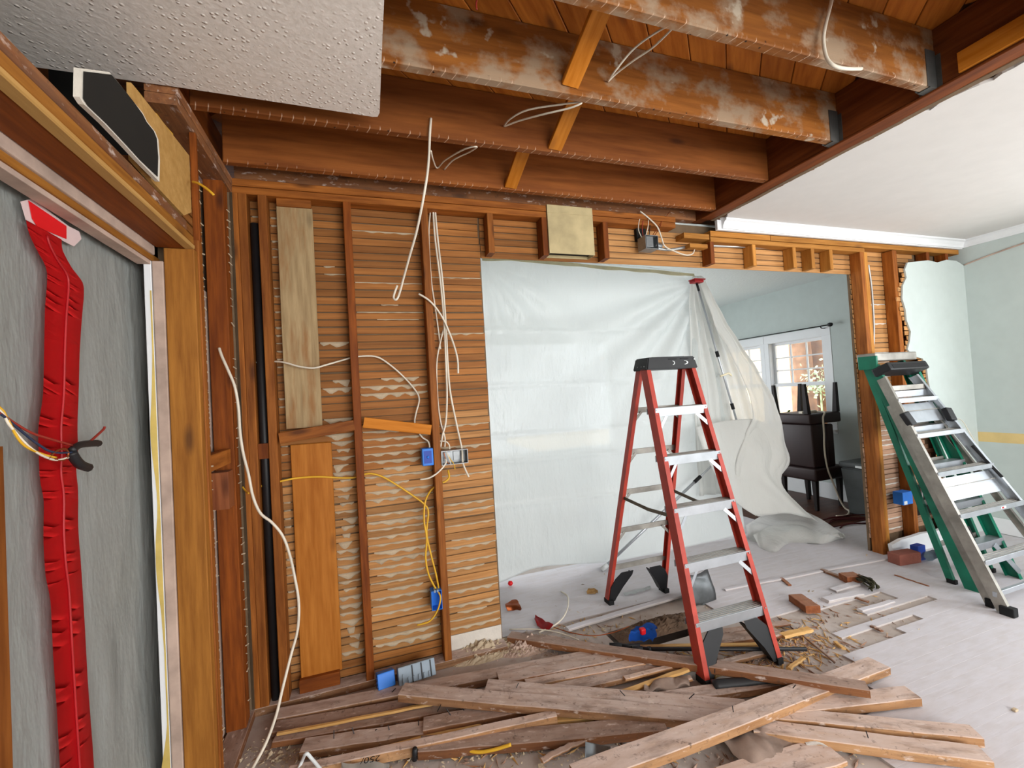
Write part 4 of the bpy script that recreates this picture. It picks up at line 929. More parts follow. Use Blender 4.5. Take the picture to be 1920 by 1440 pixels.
def cable(label, pts, y=WB+.04, r=.0055, m='cable', name='cable', group=None, n=7, cat='cable'):
    q = []
    for p in pts: q.append(at(p[0], p[1], Y, p[2] if len(p) > 2 else y))
    o = tube(name, q, r, M[m], None, n, 6); return tag(o, label, cat, group)
cable('white cable hanging in a long loop from a hole in the second joist', [(808, 222, 2.0), (806, 250, 1.99), (803, 310, 1.98), (795, 365, 2.0), (782, 430, 2.1), (768, 480, 2.2), (757, 520, 2.3), (748, 553, 2.36), (742, 562, 2.36), (738, 556, 2.37), (745, 535, 2.36)], r=.006)
def pair(l, pts): return cable(l, pts, r=.0045)
cable('pale cable slung in a loop between the third and fourth joists', [(1140, 152, 1.575), (1152, 135, 1.50), (1190, 90, 1.42), (1240, 55, 1.33), (1266, 46, 1.22), (1262, 52, 1.24), (1225, 88, 1.36), (1190, 112, 1.45), (1158, 136, 1.54), (1140, 153, 1.58)], r=.004)
cable('pale cable slung in a flat loop beside the middle bridging board', [(945, 236, 1.995), (958, 222, 1.9), (990, 206, 1.8), (1050, 196, 1.7), (1090, 192, 1.63), (1070, 202, 1.66), (1020, 214, 1.76), (975, 226, 1.9), (946, 237, 1.998)], r=.004)
cable('short pale cable loop below the first two joists', [(808, 283, 1.99), (812, 300, 2.1), (820, 315, 2.43), (835, 300, 2.3), (870, 280, 2.1), (894, 275, 2.04), (880, 285, 2.15), (850, 300, 2.3), (833, 318, 2.43)], r=.004)
cable('thick white cable curling down from the nearest joist overhead', [(1563, -20, 1.155), (1557, 10, 1.15), (1548, 45, 1.145), (1544, 75, 1.14), (1550, 108, 1.12), (1565, 124, 1.10), (1590, 129, 1.10), (1615, 129, 1.12)], r=.0065)
cable('thin red wire end poking down between joists at the top', [(898, -10, 1.3), (893, 5, 1.3), (894, 18, 1.3)], r=.003, m='wire_red', cat='wire')
G3 = 'white cables beside the third stud'
cable('leftmost white cable dropping from the top plate beside the third stud', [(807, 345, 2.66), (807, 393, 2.665), (804, 440, 2.67), (808, 520, 2.67), (815, 570, 2.67), (822, 620, 2.668), (826, 655, 2.66)], group=G3, r=.0045)
cable('middle white cable running from the top plate down into the twin metal box', [(812, 345, 2.66), (812, 393, 2.66), (816, 450, 2.64), (826, 530, 2.63), (833, 610, 2.635), (836, 680, 2.64), (838, 740, 2.64), (836, 790, 2.645), (830, 815, 2.65), (826, 838, 2.66)], group=G3, r=.006)
cable('right white cable running from the top plate past the third stud to the lath', [(816, 345, 2.66), (816, 393, 2.66), (821, 450, 2.635), (830, 530, 2.625), (836, 610, 2.63), (840, 690, 2.64), (845, 740, 2.645), (857, 800, 2.65), (866, 842, 2.64), (868, 868, 2.62), (876, 888, 2.61), (879, 894, 2.61)], group=G3, r=.006)
cable('white cable end crossing the third stud and hooking downwards', [(785, 551, 2.585), (803, 562, 2.58), (818, 578, 2.6), (832, 600, 2.61), (843, 625, 2.62), (852, 650, 2.63), (858, 675, 2.635), (859, 700, 2.635)], r=.006)
cable('white cable bowing from the third stud back to the twin metal box', [(834, 610, 2.65), (826, 640, 2.655), (819, 680, 2.66), (820, 740, 2.665), (826, 790, 2.668), (834, 820, 2.66), (834, 838, 2.655)], r=.005)
cable('white cable threaded across the first two studs to the blue box on the third stud', [(475, 680, 2.66), (500, 678, 2.66), (530, 679, 2.60), (560, 687, 2.585), (588, 690, 2.585), (612, 684, 2.60), (640, 676, 2.64), (668, 669, 2.66), (700, 668, 2.66), (720, 676, 2.66), (750, 700, 2.66), (776, 728, 2.66), (786, 748, 2.66), (780, 775, 2.66), (778, 795, 2.665), (790, 818, 2.66), (803, 828, 2.645), (806, 842, 2.63)], r=.005)
cable('short white tail curling left out of the twin metal box', [(834, 858, 2.62), (836, 868, 2.60), (822, 885, 2.59), (805, 896, 2.59), (788, 899, 2.6)], r=.005)
cable('thin white loop from the third stud into the top of the twin metal box', [(824, 827, 2.62), (836, 828, 2.61), (842, 834, 2.61), (843, 842, 2.62)], r=.004)
cable('yellow cable threaded across the studs and drooping to the low blue box', [(478, 915, 2.655), (500, 909, 2.655), (528, 902, 2.63), (560, 896, 2.65), (600, 894, 2.65), (640, 896, 2.66), (668, 895, 2.66), (690, 888, 2.655), (715, 893, 2.65), (745, 910, 2.64), (775, 930, 2.63), (795, 945, 2.62), (803, 960, 2.61), (800, 1000, 2.61), (808, 1040, 2.61), (817, 1075, 2.61), (823, 1105, 2.62)], m='cable_y', r=.0055)
cable('yellow cable looping from behind the third stud down to the low blue box', [(816, 912, 2.66), (806, 922, 2.65), (797, 942, 2.62), (795, 975, 2.61), (800, 1010, 2.60), (798, 1045, 2.60), (803, 1075, 2.60), (812, 1095, 2.61), (818, 1105, 2.62)], m='cable_y', r=.0055)
cable('yellow cable tail hanging out below the low blue box', [(822, 1110, 2.60), (826, 1122, 2.585), (820, 1145, 2.58), (805, 1165, 2.585), (782, 1172, 2.6)], m='cable_y', r=.005)
cable('short yellow tail bent out under the twin metal box', [(840, 882, 2.63), (842, 895, 2.61), (836, 902, 2.6), (830, 905, 2.6)], m='cable_y', r=.006)
cable('long white cable dangling from a hole in the left corner studs down to the floor', [(411, 653, 2.44), (416, 668, 2.42), (428, 695, 2.4), (440, 725, 2.39), (447, 765, 2.39), (450, 810, 2.38), (456, 850, 2.38), (466, 890, 2.38), (474, 930, 2.38), (488, 962, 2.38), (510, 980, 2.38), (530, 1005, 2.38), (543, 1040, 2.38), (553, 1085, 2.38), (560, 1130, 2.37), (558, 1180, 2.35), (545, 1230, 2.32), (530, 1290, 2.27), (518, 1340, 2.22), (500, 1390, 2.15), (478, 1432, 2.08), (460, 1462, 2.0)], r=.0065)
cable('small yellow cable end bent out of the left corner stud', [(362, 341, 2.03), (372, 344, 2.0), (385, 352, 1.98), (396, 361, 1.97), (401, 366, 1.97)], m='cable_y', r=.005)
cable('yellow cable running up behind the plywood scrap at the left', [(247, 160, 1.9), (262, 178, 1.92), (285, 205, 1.95), (305, 232, 1.98), (323, 253, 2.0)], m='cable_y', r=.005)
cable('short yellow cable tail at the left corner post beside the long white cable', [(455, 913, 2.56), (460, 920, 2.54), (466, 925, 2.5)], m='cable_y', r=.004)
# device boxes
def device_box(name, label, x0, x1, y0, y1, z0, z1, m, wall=.003, lip=True, open_dir=-1):
    t = thing(name, label, 'junction box', ((x0+x1)/2, (y0+y1)/2, z0))
    bm = bmesh.new()
    box_bm(bm, x0, x1, y1-wall, y1, z0, z1)
    for a in ((x0, x0+wall, y0, y1-wall, z0, z1), (x1-wall, x1, y0, y1-wall, z0, z1), (x0+wall, x1-wall, y0, y1-wall, z0, z0+wall), (x0+wall, x1-wall, y0, y1-wall, z1-wall, z1)): box_bm(bm, *a)
    obj('shell', bm, M[m], t); return t
c = at_y(801, 856, WB+.02); t = thing('junction_box', 'blue plastic outlet box nailed left of the third stud at mid height', 'junction box', (c.x, WB, c.z))
cbox('shell', c.x-.032, c.x+.032, WB-.01, WB+.06, c.z-.050, c.z+.050, M['blue'], t, .004); cbox('recess_shade', c.x-.022, c.x+.022, WB-.012, WB-.0095, c.z-.036, c.z+.036, M['blue_dk'], t, 0); lathe('screw_boss', [(.0001, 0), (.008, 0), (.006, .004), (.0001, .004)], (c.x, WB-.012, c.z), M['blue'], t, 10, Matrix.Rotation(math.pi/2, 4, 'X'))  # recess is a flat darker panel, its shade put into the colour
a = at_y(827, 872, WB+.02); b = at_y(875, 842, WB+.02)
t = device_box('junction_box', 'open twin metal box with loose wires at mid height right of third stud', a.x, b.x, WB-.008, WB+.065, a.z, b.z+.004, 'galv')
for px in (838, 856): cbox('knockout_plate', at_y(px, 856, WB+.06).x-.02, at_y(px, 856, WB+.06).x+.02, WB+.055, WB+.061, a.z+.015, b.z-.010, M['galv'], t, .001)
for m, q in (('cable_y', [(838, 850), (845, 862), (851, 870), (853, 880)]), ('cable', [(836, 845), (842, 860), (846, 872)]), ('copper', [(832, 848), (836, 862), (843, 872)])): tube('wire', [at(px, py, Y, WB+.02-.01*k) for k, (px, py) in enumerate(q)], .003, M[m], t, 6)
c = at_y(820, 1124, WB-.0); t = device_box('junction_box', 'open blue plastic outlet box low on the third stud with yellow cables', c.x-.034, c.x+.026, WB-.012, WB+.05, c.z-.055, c.z+.055, 'blue')
for k in (-.012, .004): cbox('clamp', c.x+k-.006, c.x+k+.004, WB-.014, WB+.03, c.z+.046, c.z+.060, M['grey_pl'], t, .001)
c = at_y(1700, 932, WB); t = thing('junction_box', 'blue plastic outlet box on the far right stud beside the green ladder', 'junction box', (c.x, WB, c.z))
cbox('shell', c.x-.10, c.x+.03, WB-.03, WB+.05, c.z-.055, c.z+.055, M['blue'], t, .005); cbox('label', c.x-.09, c.x-.05, WB-.0315, WB-.0305, c.z-.05, c.z-.02, M['label_w'], t, 0)
# metal box and flexible conduit in the header
a = at_y(1207, 469, WB-.0); b = at_y(1226, 448, WB)
t = device_box('junction_box', 'grey steel box hanging in the header with frayed copper wires', a.x-.01, b.x+.005, WB-.04, WB+.05, a.z, b.z+.01, 'galv')
cbox('front', a.x-.005, b.x-.04, WB-.044, WB-.04, a.z+.01, b.z, M['galv'], t, .002); tube('connector', [(b.x, WB-.01, a.z+.035), (b.x+.05, WB-.012, a.z+.03)], .017, M['galv'], t, 10)
for m, q in (('copper', [(1222, 445), (1232, 428), (1244, 412), (1256, 397)]), ('copper', [(1224, 446), (1238, 425), (1240, 405)]), ('cable', [(1203, 445), (1197, 430), (1199, 412), (1204, 405)]), ('cable', [(1210, 445), (1215, 425), (1216, 405)]), ('wire_red', [(1206, 444), (1204, 425), (1206, 414)]), ('cable_bk', [(1217, 444), (1218, 430), (1219, 422)])): tube('wire', [at(px, py, Y, WB+.0) for px, py in q], .003, M[m], t, 6)
cbox('chase_dark', at_y(1201, 400).x, at_y(1219, 400).x, WB+.06, WB+.088, 2.60, 2.76, M['black_paper_and_dark'], wb, 0)  # black panel standing for the dark of the hollow
cable('white cable drooping in the header beside the frayed steel box', [(1200, 396, 2.60), (1215, 408, 2.59), (1232, 425, 2.58), (1240, 445, 2.58), (1246, 461, 2.58), (1262, 470, 2.58), (1285, 478, 2.58), (1298, 476, 2.6), (1302, 468, 2.62)], r=.005)
def flex(label, pts, y, r=.011):
    q = smooth_path([at(p[0], p[1], Y, p[2] if len(p) > 2 else y) for p in pts], 8); bm = bmesh.new(); L = sum((b-a).length for a, b in zip(q, q[1:])); n = int(L/.006)
    d = [0]
    for a, b in zip(q, q[1:]): d.append(d[-1]+(b-a).length)
    out = []; k = 0
    for i in range(n+1):
        s = L*i/n
        while k < len(q)-2 and d[k+1] < s: k += 1
        out.append(q[k].lerp(q[k+1], (s-d[k])/max(1e-6, d[k+1]-d[k])))
    rings = []; N = 8
    for i, p in enumerate(out):
        t = (out[min(i+1, n)]-out[max(i-1, 0)]).normalized(); u = t.cross(Vector((0, 1, .1))).normalized(); v = t.cross(u); rr = r*(1 if i % 2 else .84)
        rings.append([bm.verts.new(p+(u*math.cos(2*math.pi*k2/N)+v*math.sin(2*math.pi*k2/N))*rr) for k2 in range(N)])
    for a, b in zip(rings, rings[1:]):
        for k2 in range(N): bm.faces.new((a[k2], a[(k2+1) % N], b[(k2+1) % N], b[k2]))
    return tag(obj('flexible_conduit', bm, M['conduit'], None, True), label, 'conduit')
flex('silver flexible conduit running along inside the header from the steel box', [(1232, 466, 2.59), (1260, 468, 2.62), (1300, 461, 2.66), (1345, 461, 2.67), (1400, 463, 2.67), (1470, 465, 2.67), (1540, 466, 2.67), (1600, 472, 2.66)], WB+.06)
flex('silver flexible conduit running down the stud bay left of the far right stud', [(1628, 497), (1634, 540), (1638, 600), (1638, 640), (1636, 655)], WB+.03, .009)
flex('silver flexible conduit dropping behind the green ladder beside the blue box', [(1718, 862), (1722, 885), (1727, 910), (1729, 935)], WB-.03, .008)
cable('thin white wire trailing down the wall behind the aluminium ladder', [(1793, 785, 2.55), (1805, 790, 2.5), (1822, 818, 2.45), (1832, 838, 2.4), (1842, 860, 2.35)], r=.003)
o = tube('cable', [at(1700+0, 0, Y, WB)*0+Vector((XR-.006, 2.57, 2.535)), Vector((XR-.005, 2.45, 2.56)), Vector((XR-.005, 2.2, 2.60)), Vector((XR-.005, 1.9, 2.63)), Vector((XR-.005, 1.2, 2.64))], .007, M['rag']); tag(o, 'brown cable running in a groove high along the right wall', 'cable')
# duct, pipe
t = thing('duct', 'flat cream duct standing in the header above the plastic sheet', 'duct', (1.35, WB, 2.44))
bm = bmesh.new(); DX0, DX1, DZ0, DZ1 = 1.184, 1.515, 2.452, 2.772
for a in ((DX0, DX1, WB-.012, WB-.009, DZ0, DZ1), (DX0, DX1, WB+.082, WB+.085, DZ0, DZ1), (DX0, DX0+.003, WB-.009, WB+.082, DZ0, DZ1), (DX1-.003, DX1, WB-.009, WB+.082, DZ0, DZ1)): box_bm(bm, *a)
obj('duct_wall', bm, M['duct'], t); cbox('seam', DX0-.002, DX1+.002, WB-.0135, WB-.012, DZ1-.055, DZ1-.051, M['duct'], t, 0); cbox('inner_dark', DX0+.004, DX1-.004, WB-.008, WB+.08, DZ0+.02, DZ0+.024, M['black_paper_and_dark'], t, 0)  # black plate painted in for the shade inside the duct
o = tube('vent_pipe', [(-.514, WB+.05, .0), (-.514, WB+.05, 2.55)], .022, M['cable_bk'], None, 14); tag(o, 'black vertical pipe in the narrow bay at the left corner', 'pipe')

# ------------------------------------------------------------------ torn-out lumber on the floor
G = 'torn-out lumber heaped on the floor'
def lum(label, a, b, za, zb, w, t, m='lumber', name='lumber_board', cat='board', seg=9, jit=.0026, var=0, roll=0, group=G):
    p, q = at(a[0], a[1], Z, za), at(b[0], b[1], Z, zb); up = Vector((0, 0, 1))
    if roll: up = Matrix.Rotation(roll, 3, (q-p).normalized()) @ up
    off = up*(t/2)
    o = board(name, p-off, q-off, w, t, M[m], None, up=up, c=.003, seg=seg, jit=jit, var=var); return tag(o, label, cat, group)
S0 = .034
lum('dusty board lying along the foot of the lath wall, nearest the wall', (519, 1337), (1108, 1226), .035, .035, .085, .040, 'lumber', var=1)
lum('rusty brown board with torn pale edge, second out from the wall', (514, 1362), (868, 1300), .030, .034, .080, .038, 'lumber3', var=2)
lum('grey dusty board lying third out from the wall at the left', (513, 1383), (930, 1310), .024, .028, .060, .030, 'lumber3', var=3)
lum('grey board end with nails sticking up, bottom left of the heap', (566, 1397), (796, 1362), .030, .030, .085, .038, 'lumber', var=4)
lum('short square-ended grey board butting up to the nailed grey board', (794, 1356), (1010, 1316), .045, .045, .090, .040, 'lumber3', var=5)
lum('narrow board with pale split edge slanting up from the lower left', (540, 1443), (1040, 1336), .040, .062, .045, .045, 'lumber2', var=1)
lum('wide reddish dusty board with plaster specks, lower middle of the heap', (786, 1394), (1246, 1354), .040, .040, .092, .040, 'lumber3', var=2)
lum('thin pale lath-like strip tucked against the wide reddish board', (1000, 1352), (1175, 1332), .030, .030, .036, .020, 'fresh', var=2)
lum('dusty orange-brown board lying behind the two long top boards', (935, 1270), (1185, 1222), .040, .040, .090, .040, 'lumber', var=3)
lum('board with bright splintered edge between wall and red ladder', (985, 1280), (1225, 1234), .034, .034, .060, .034, 'lumber2', var=4)
lum('grey-brown board lying left of the ladder foot', (1040, 1290), (1270, 1240), .028, .028, .080, .028, 'lumber', var=5)
lum('bowed narrow strip curving towards the near left ladder foot', (1150, 1302), (1290, 1252), .040, .055, .030, .014, 'fresh', var=1)
lum('pale strip of wood just left of the ladder foot', (1165, 1300), (1296, 1268), .030, .030, .034, .016, 'lumber2', var=2)
lum('longest dusty board across the top of the heap, square left end', (752, 1291), (1400, 1346), .105, .048, .092, .040, 'lumber', var=6)
lum('long dusty board lying just behind the longest one, square left end', (912, 1283), (1400, 1322), .085, .045, .088, .040, 'lumber', var=7)
lum('long grey board running from the wall opening across behind the near ladder foot', (955, 1189), (1626, 1285), .040, .105, .075, .038, 'lumber3', var=8)
lum('big diagonal board pointing from the bottom edge up to the right', (1080, 1452), (1648, 1241), .14, .045, .105, .040, 'lumber2', var=9)
lum('short broad board poking right from beneath the big diagonal board', (1420, 1328), (1712, 1297), .050, .046, .090, .040, 'lumber2', var=4)
lum('right-hand board with mould-stained patch, upper of the two long ones', (1380, 1328), (1828, 1371), .048, .045, .078, .040, 'lumber2', var=5)
lum('right-hand board with clean square end, lower of the two long ones', (1410, 1358), (1846, 1412), .044, .041, .085, .040, 'lumber2', var=6)
lum('low wide board cut by the bottom edge of the photo', (1360, 1462), (1560, 1405), .020, .020, .13, .020, 'lumber2', var=7)
lum('reddish board end showing below the longest board, toward the ladder', (1240, 1306), (1475, 1272), .036, .034, .080, .034, 'lumber', var=3)
lum('thin flat board under the ladder, behind the black rod', (1345, 1198), (1460, 1182), .028, .030, .090, .022, 'lumber3', var=1)
lum('pale stick under the ladder, just behind the black rod', (1185, 1211), (1440, 1206), .030, .030, .030, .020, 'fresh', var=3)
lum('stick under the ladder pointing at its near right foot', (1330, 1246), (1450, 1216), .026, .030, .040, .020, 'lumber', var=5)
lum('splintered pale wedge of wood right of the ladder', (1466, 1190), (1518, 1177), .03, .03, .045, .018, 'fresh', var=2)
lum('thin brown stick slanting right of the ladder among splinters', (1500, 1185), (1566, 1241), .014, .012, .012, .010, 'lumber3', var=1)
lum('small grey floorboard offcut near the gap in the flooring', (1546, 1123), (1612, 1110), .020, .020, .060, .020, 'plank', 'offcut', 'offcut', var=1, group=None)
lum('small pale floorboard offcut behind the grey one', (1562, 1105), (1606, 1092), .016, .016, .055, .016, 'plank', 'offcut', 'offcut', var=2, group=None)
lum('narrow grey stick leaning on the brown block', (1540, 1066), (1582, 1083), .02, .02, .030, .018, 'lumber3', 'offcut', 'offcut', var=2, group=None)
lum('brown square block among the scraps by the twigs', (1580, 1078), (1606, 1076), .05, .05, .085, .05, 'redwood', 'offcut', 'offcut', var=3, group=None)
lum('thick reddish wood offcut with pink sawn end right of the ladder', (1492, 1114), (1524, 1136), .05, .05, .092, .048, 'redwood', 'offcut', 'offcut', var=4, group=None)
lum('pale lath scrap standing out of the floor gap', (1612, 1143), (1672, 1126), .012, .012, .035, .012, 'plank', 'offcut', 'offcut', var=5, group=None)
lum('dark pair of splints at the left end of a missing floor strip', (1634, 1172), (1654, 1181), .010, .010, .022, .012, 'lumber3', 'offcut', 'offcut', var=2, group=None)
lum('small brown shard left of the reddish offcut', (1465, 1083), (1481, 1096), .012, .012, .028, .010, 'redwood', 'offcut', 'offcut', var=1, group=None)
lum('small light lath scrap on the floor below the missing strips', (1566, 1202), (1582, 1215), .010, .010, .022, .010, 'fresh', 'offcut', 'offcut', var=2, group=None)
lum('dark brown sliver lying by the missing floor strip', (1604, 1119), (1628, 1127), .012, .012, .020, .012, 'lumber3', 'offcut', 'offcut', var=3, group=None)
lum('thin reddish twig of wood near the green ladder foot', (1678, 1077), (1741, 1098), .010, .006, .010, .008, 'redwood', 'offcut', 'offcut', var=4, group=None)
lum('thin lath propped on rubble near the bottom edge', (1015, 1424), (1096, 1383), .012, .03, .030, .010, 'lumber2', 'offcut', 'offcut', var=4, group=None)
lum('thin pale-edged strip between the nailed board and the narrow slanting one', (640, 1424), (905, 1352), .020, .026, .030, .018, 'fresh', var=3)
lum('thin rusty strip lying between the second and third boards from the wall', (520, 1374), (840, 1312), .045, .045, .018, .012, 'fresh', var=4)
lum('grey strip with a bright broken edge just behind the ladder foot', (1170, 1270), (1310, 1236), .040, .045, .030, .016, 'lumber2', var=1)
lum('short dark stub of board wedged under the two long top boards', (1000, 1318), (1230, 1345), .045, .040, .060, .035, 'lumber3', var=6)
lum('dark strip of wood under the ladder steps, behind the flat board', (1345, 1184), (1478, 1166), .016, .016, .050, .014, 'lumber3', var=2)
lum('pale thin stick right of the near ladder foot by the black pipe', (1338, 1268), (1378, 1250), .020, .026, .018, .012, 'fresh', var=1)
lum('splintered grey stick beside the right ladder foot', (1478, 1252), (1506, 1232), .018, .018, .022, .012, 'fresh', var=5)
# sill strip left where the old wall stood
lumf = board('sill_strip', at(1062, 1180, Z, .012), at(1292, 1111, Z, .012), .045, .016, M['plank'], floor, c=.003, seg=8, jit=.003)
board('sill_strip', at(1360, 1106, Z, .006), at(1660, 1048, Z, .006), .030, .012, M['plank'], floor, c=.003, seg=8, jit=.004)
# nails sticking out of the boards
bm = bmesh.new(); rn = random.Random(17)
for px, py, z in ((626, 1385, .03), (664, 1376, .03), (704, 1369, .03), (730, 1369, .03), (785, 1360, .03), (820, 1334, .045), (845, 1341, .045), (870, 1332, .045), (735, 1298, .035), (968, 1290, .085), (1172, 1305, .085), (1292, 1310, .085), (1375, 1335, .12), (1487, 1290, .115), (1460, 1332, .05), (1628, 1384, .05), (1620, 1300, .05), (1340, 1262, .11)):
    p = at(px, py, Z, z); tube_bm(bm, [p, p+Vector((rn.uniform(-.02, .02), rn.uniform(-.02, .02), rn.uniform(.012, .03)))], .0022, 5)
o = tag(obj('bent_nail', bm, M['cable_bk']), 'bent nails sticking up all over the torn-out boards', 'nails', None, 'stuff')
# crumbs, plaster rubble and splinters
def crumbs(label, cat, m, areas, seed, smin, smax):
    r = random.Random(seed); bm = bmesh.new()
    for (px, py, sx, sy, n) in areas:
        for k in range(n):
            p = at(r.gauss(px, sx), r.gauss(py, sy), Z, -.008); p.z += .045*max(0, 1-math.hypot((p.x-.62)/.36, (p.y-2.52)/.16)); s = r.uniform(smin, smax)*(1 if r.random() < .9 else 1.8)
            if abs(p.x-1.68) < .36 and abs(p.y-2.39) < .17: continue
            if p.x < -.6 or (p.y > 2.58 and p.x < .76): continue
            v = [bm.verts.new(p+Vector((r.uniform(-1, 1), r.uniform(-1, 1), r.uniform(0, 1.2)))*s) for q in range(5)]
            for f in ((0, 1, 2), (0, 2, 3), (0, 3, 1), (1, 2, 4), (2, 3, 4), (3, 1, 4)):
                bm.faces.new([v[i] for i in f])
    bmesh.ops.recalc_face_normals(bm, faces=bm.faces)
    return tag(obj('rubble' if cat == 'rubble' else 'splinters', bm, M[m]), label, cat, None, 'stuff')
crumbs('beige plaster crumbs strewn along the wall foot and over the floor', 'rubble', 'plaster_key', [(900, 1218, 34, 10, 700), (980, 1212, 40, 10, 500), (1120, 1185, 60, 10, 200), (520, 1420, 40, 14, 160), (560, 1395, 40, 24, 160), (690, 1410, 120, 24, 260), (960, 1405, 120, 18, 280), (1230, 1200, 80, 16, 160), (1420, 1200, 60, 16, 180), (620, 1320, 60, 12, 70), (1480, 1400, 120, 20, 120), (1560, 1140, 110, 40, 130), (1120, 1130, 120, 30, 110), (1400, 1280, 60, 12, 90)], 41, .003, .010)
crumbs('grey dusty grit scattered over the whole bare floor', 'rubble', 'rag', [(1100, 1230, 200, 40, 260), (900, 1390, 220, 30, 260), (1550, 1180, 140, 60, 120), (1250, 1410, 160, 20, 120)], 42, .002, .007)
def splinters(label, areas, seed, m, lmin, lmax):
    r = random.Random(seed); bm = bmesh.new()
    for (px, py, sx, sy, n) in areas:
        for k in range(n):
            p = at(r.gauss(px, sx), r.gauss(py, sy), Z, .0); a = r.uniform(0, math.pi); L = r.uniform(lmin, lmax); d = Vector((math.cos(a), math.sin(a), 0)); w_ = Vector((-d.y, d.x, 0))*r.uniform(.002, .007); h = Vector((0, 0, r.uniform(.003, .007)))
            if abs(p.x-1.68) < .36 and abs(p.y-2.39) < .17: continue
            z0 = Vector((0, 0, -.008)); v = [bm.verts.new(q) for q in (p+z0-d*L, p+z0+w_, p+z0+d*L+Vector((0, 0, r.uniform(0, .012))), p+z0-w_, p+h+z0+w_*.3, p+h+z0-w_*.3)]
            for f in ((0, 1, 4), (1, 2, 4), (2, 3, 5), (3, 0, 5), (0, 4, 5), (2, 5, 4), (0, 3, 2, 1)): bm.faces.new([v[i] for i in f])
    bmesh.ops.recalc_face_normals(bm, faces=bm.faces)
    return tag(obj('splinters', bm, M[m]), label, 'splinters', None, 'stuff')
splinters('pale wood splinters littering the floor around the red ladder', [(1500, 1205, 40, 26, 120), (1400, 1240, 60, 14, 80), (1250, 1225, 80, 14, 60), (1560, 1150, 70, 30, 50), (1080, 1160, 60, 20, 30), (900, 1400, 160, 20, 40)], 5, 'fresh', .012, .05)
splinters('dark wood splinters littering the floor around the red ladder', [(1500, 1205, 44, 26, 120), (1400, 1240, 60, 14, 90), (1250, 1220, 80, 18, 70), (1580, 1160, 90, 36, 60), (1030, 1150, 60, 24, 40), (900, 1405, 180, 20, 60), (1300, 1420, 140, 16, 40)], 6, 'lumber3', .010, .04)
# plaster and dirt heap at the end of the lath wall
def mound(label, px, py, rx, ry, h, m, seed, cat='rubble'):
    c = at(px, py, Z, -.01); rows = []
    for j in range(33):
        row = []
        for i in range(49):
            u, v = -1+i/24, -1+j/16; r = min(1, math.hypot(u, v)); z = h*max(0, 1-r)**.8*(.55+.8*abs(noise.noise(Vector((u*5, v*5, seed))))+.7*abs(noise.noise(Vector((u*17, v*13, seed)))))
            row.append(c+Vector((u*rx, v*ry, z-.004)))
        rows.append(row)
    return tag(grid_obj('rubble_heap', rows, M[m], None, 0, False), label, cat)
mound('sandy plaster rubble heap at the foot of the lath wall end', 905, 1222, .27, .12, .075, 'plaster_key', 3.0)
mound('greyish rubble heap in front of the wall opening', 995, 1212, .22, .10, .06, 'rag', 7.0)
mound('brown dirt heap by the open floor beneath the ladder', 1240, 1172, .35, .10, .05, 'dirt', 9.0)
# ------------------------------------------------------------------ small things on the floor
def box_thing(name, label, cat, c, sx, sy, sz, yaw, m, bev=.004, pitch=0):
    t = thing(name, label, cat, c); Mx = Matrix.Translation(c) @ Matrix.Rotation(yaw, 4, 'Z') @ Matrix.Rotation(pitch, 4, 'X')
    return t, Mx
p = at(1698, 1056, Z, 0); p = Vector((4.10, 2.43, 0)); Mx = Matrix.Translation(p) @ Matrix.Rotation(-.12, 4, 'Z')
tag(cbox('brick', -.115, .10, -.05, .05, 0, .085, M['brick'], None, .006, Mx), 'single red brick on the floor at the foot of the wooden post', 'brick')
pg = [(1672, 1022), (1690, 1012), (1712, 1006), (1730, 1000), (1752, 997), (1772, 990), (1792, 992), (1796, 1006), (1792, 1016), (1740, 1030), (1700, 1036), (1676, 1042)]
tag(slab_poly('plaster_chunk', [at(x, y, Y, 2.525)+Vector((0, -.0, 0)) for x, y in pg], (0, .03, 0), M['trim_white']), 'broken white plaster chunk leaning at the foot of the right-hand wall', 'plaster')
c = at(1722, 1040, Y, 2.42); tag(cbox('blue_clip', c.x-.05, c.x+.045, c.y-.03, c.y+.03, 0.0, .12, M['blue_dk'], None, .006, Matrix.Translation(Vector((0, 0, 0)))), 'dark blue plastic box lying right of the red brick', 'box')
def crumple(name, label, cat, rows, m, amp, seed, freq=7):
    R = []
    for r in rows: R.append(smooth_path(r, 6))
    n = min(len(r) for r in R); cols = [smooth_path([r[i] for r in R], 6) for i in range(n)]
    G_ = [[cols[i][j]+Vector((noise.noise(cols[i][j]*freq+Vector((seed, 0, 0))), noise.noise(cols[i][j]*freq+Vector((0, seed, 0))), abs(noise.noise(cols[i][j]*freq*1.3+Vector((0, 0, seed))))*1.3))*amp for i in range(n)] for j in range(len(cols[0]))]
    for r in G_:
        for q in r: q.z = max(q.z, .002)
    return tag(grid_obj(name, G_, M[m], None, .0015), label, cat)
def fp(l, z): return [at(x, y, Z, zz) for (x, y), zz in zip(l, z if isinstance(z, (list, tuple)) else [z]*len(l))]
crumple('fabric_scrap', 'crumpled grey fabric scrap right of the blue box', 'fabric', [fp([(1735, 1035), (1748, 1032), (1760, 1036)], .06), fp([(1734, 1044), (1750, 1040), (1764, 1046)], .05), fp([(1738, 1052), (1752, 1051), (1762, 1052)], .005)], 'glove', .03, 2)
crumple('rag', 'crumpled bright blue rag left of the ladder', 'rag', [fp([(1186, 1190), (1204, 1184), (1226, 1186)], .03), fp([(1180, 1186), (1204, 1176), (1228, 1178)], .09), fp([(1182, 1194), (1203, 1188), (1228, 1190)], .10), fp([(1184, 1206), (1204, 1206), (1226, 1206)], .03)], 'cloth_blue', .03, 4, 16)
c = at(1205, 1184, Z, .10); tag(cbox('bottle_cap', c.x-.018, c.x+.018, c.y-.016, c.y+.016, .085, .12, M['red_tape'], None, .008), 'small bright red plastic scrap sitting on the blue rag', 'scrap')
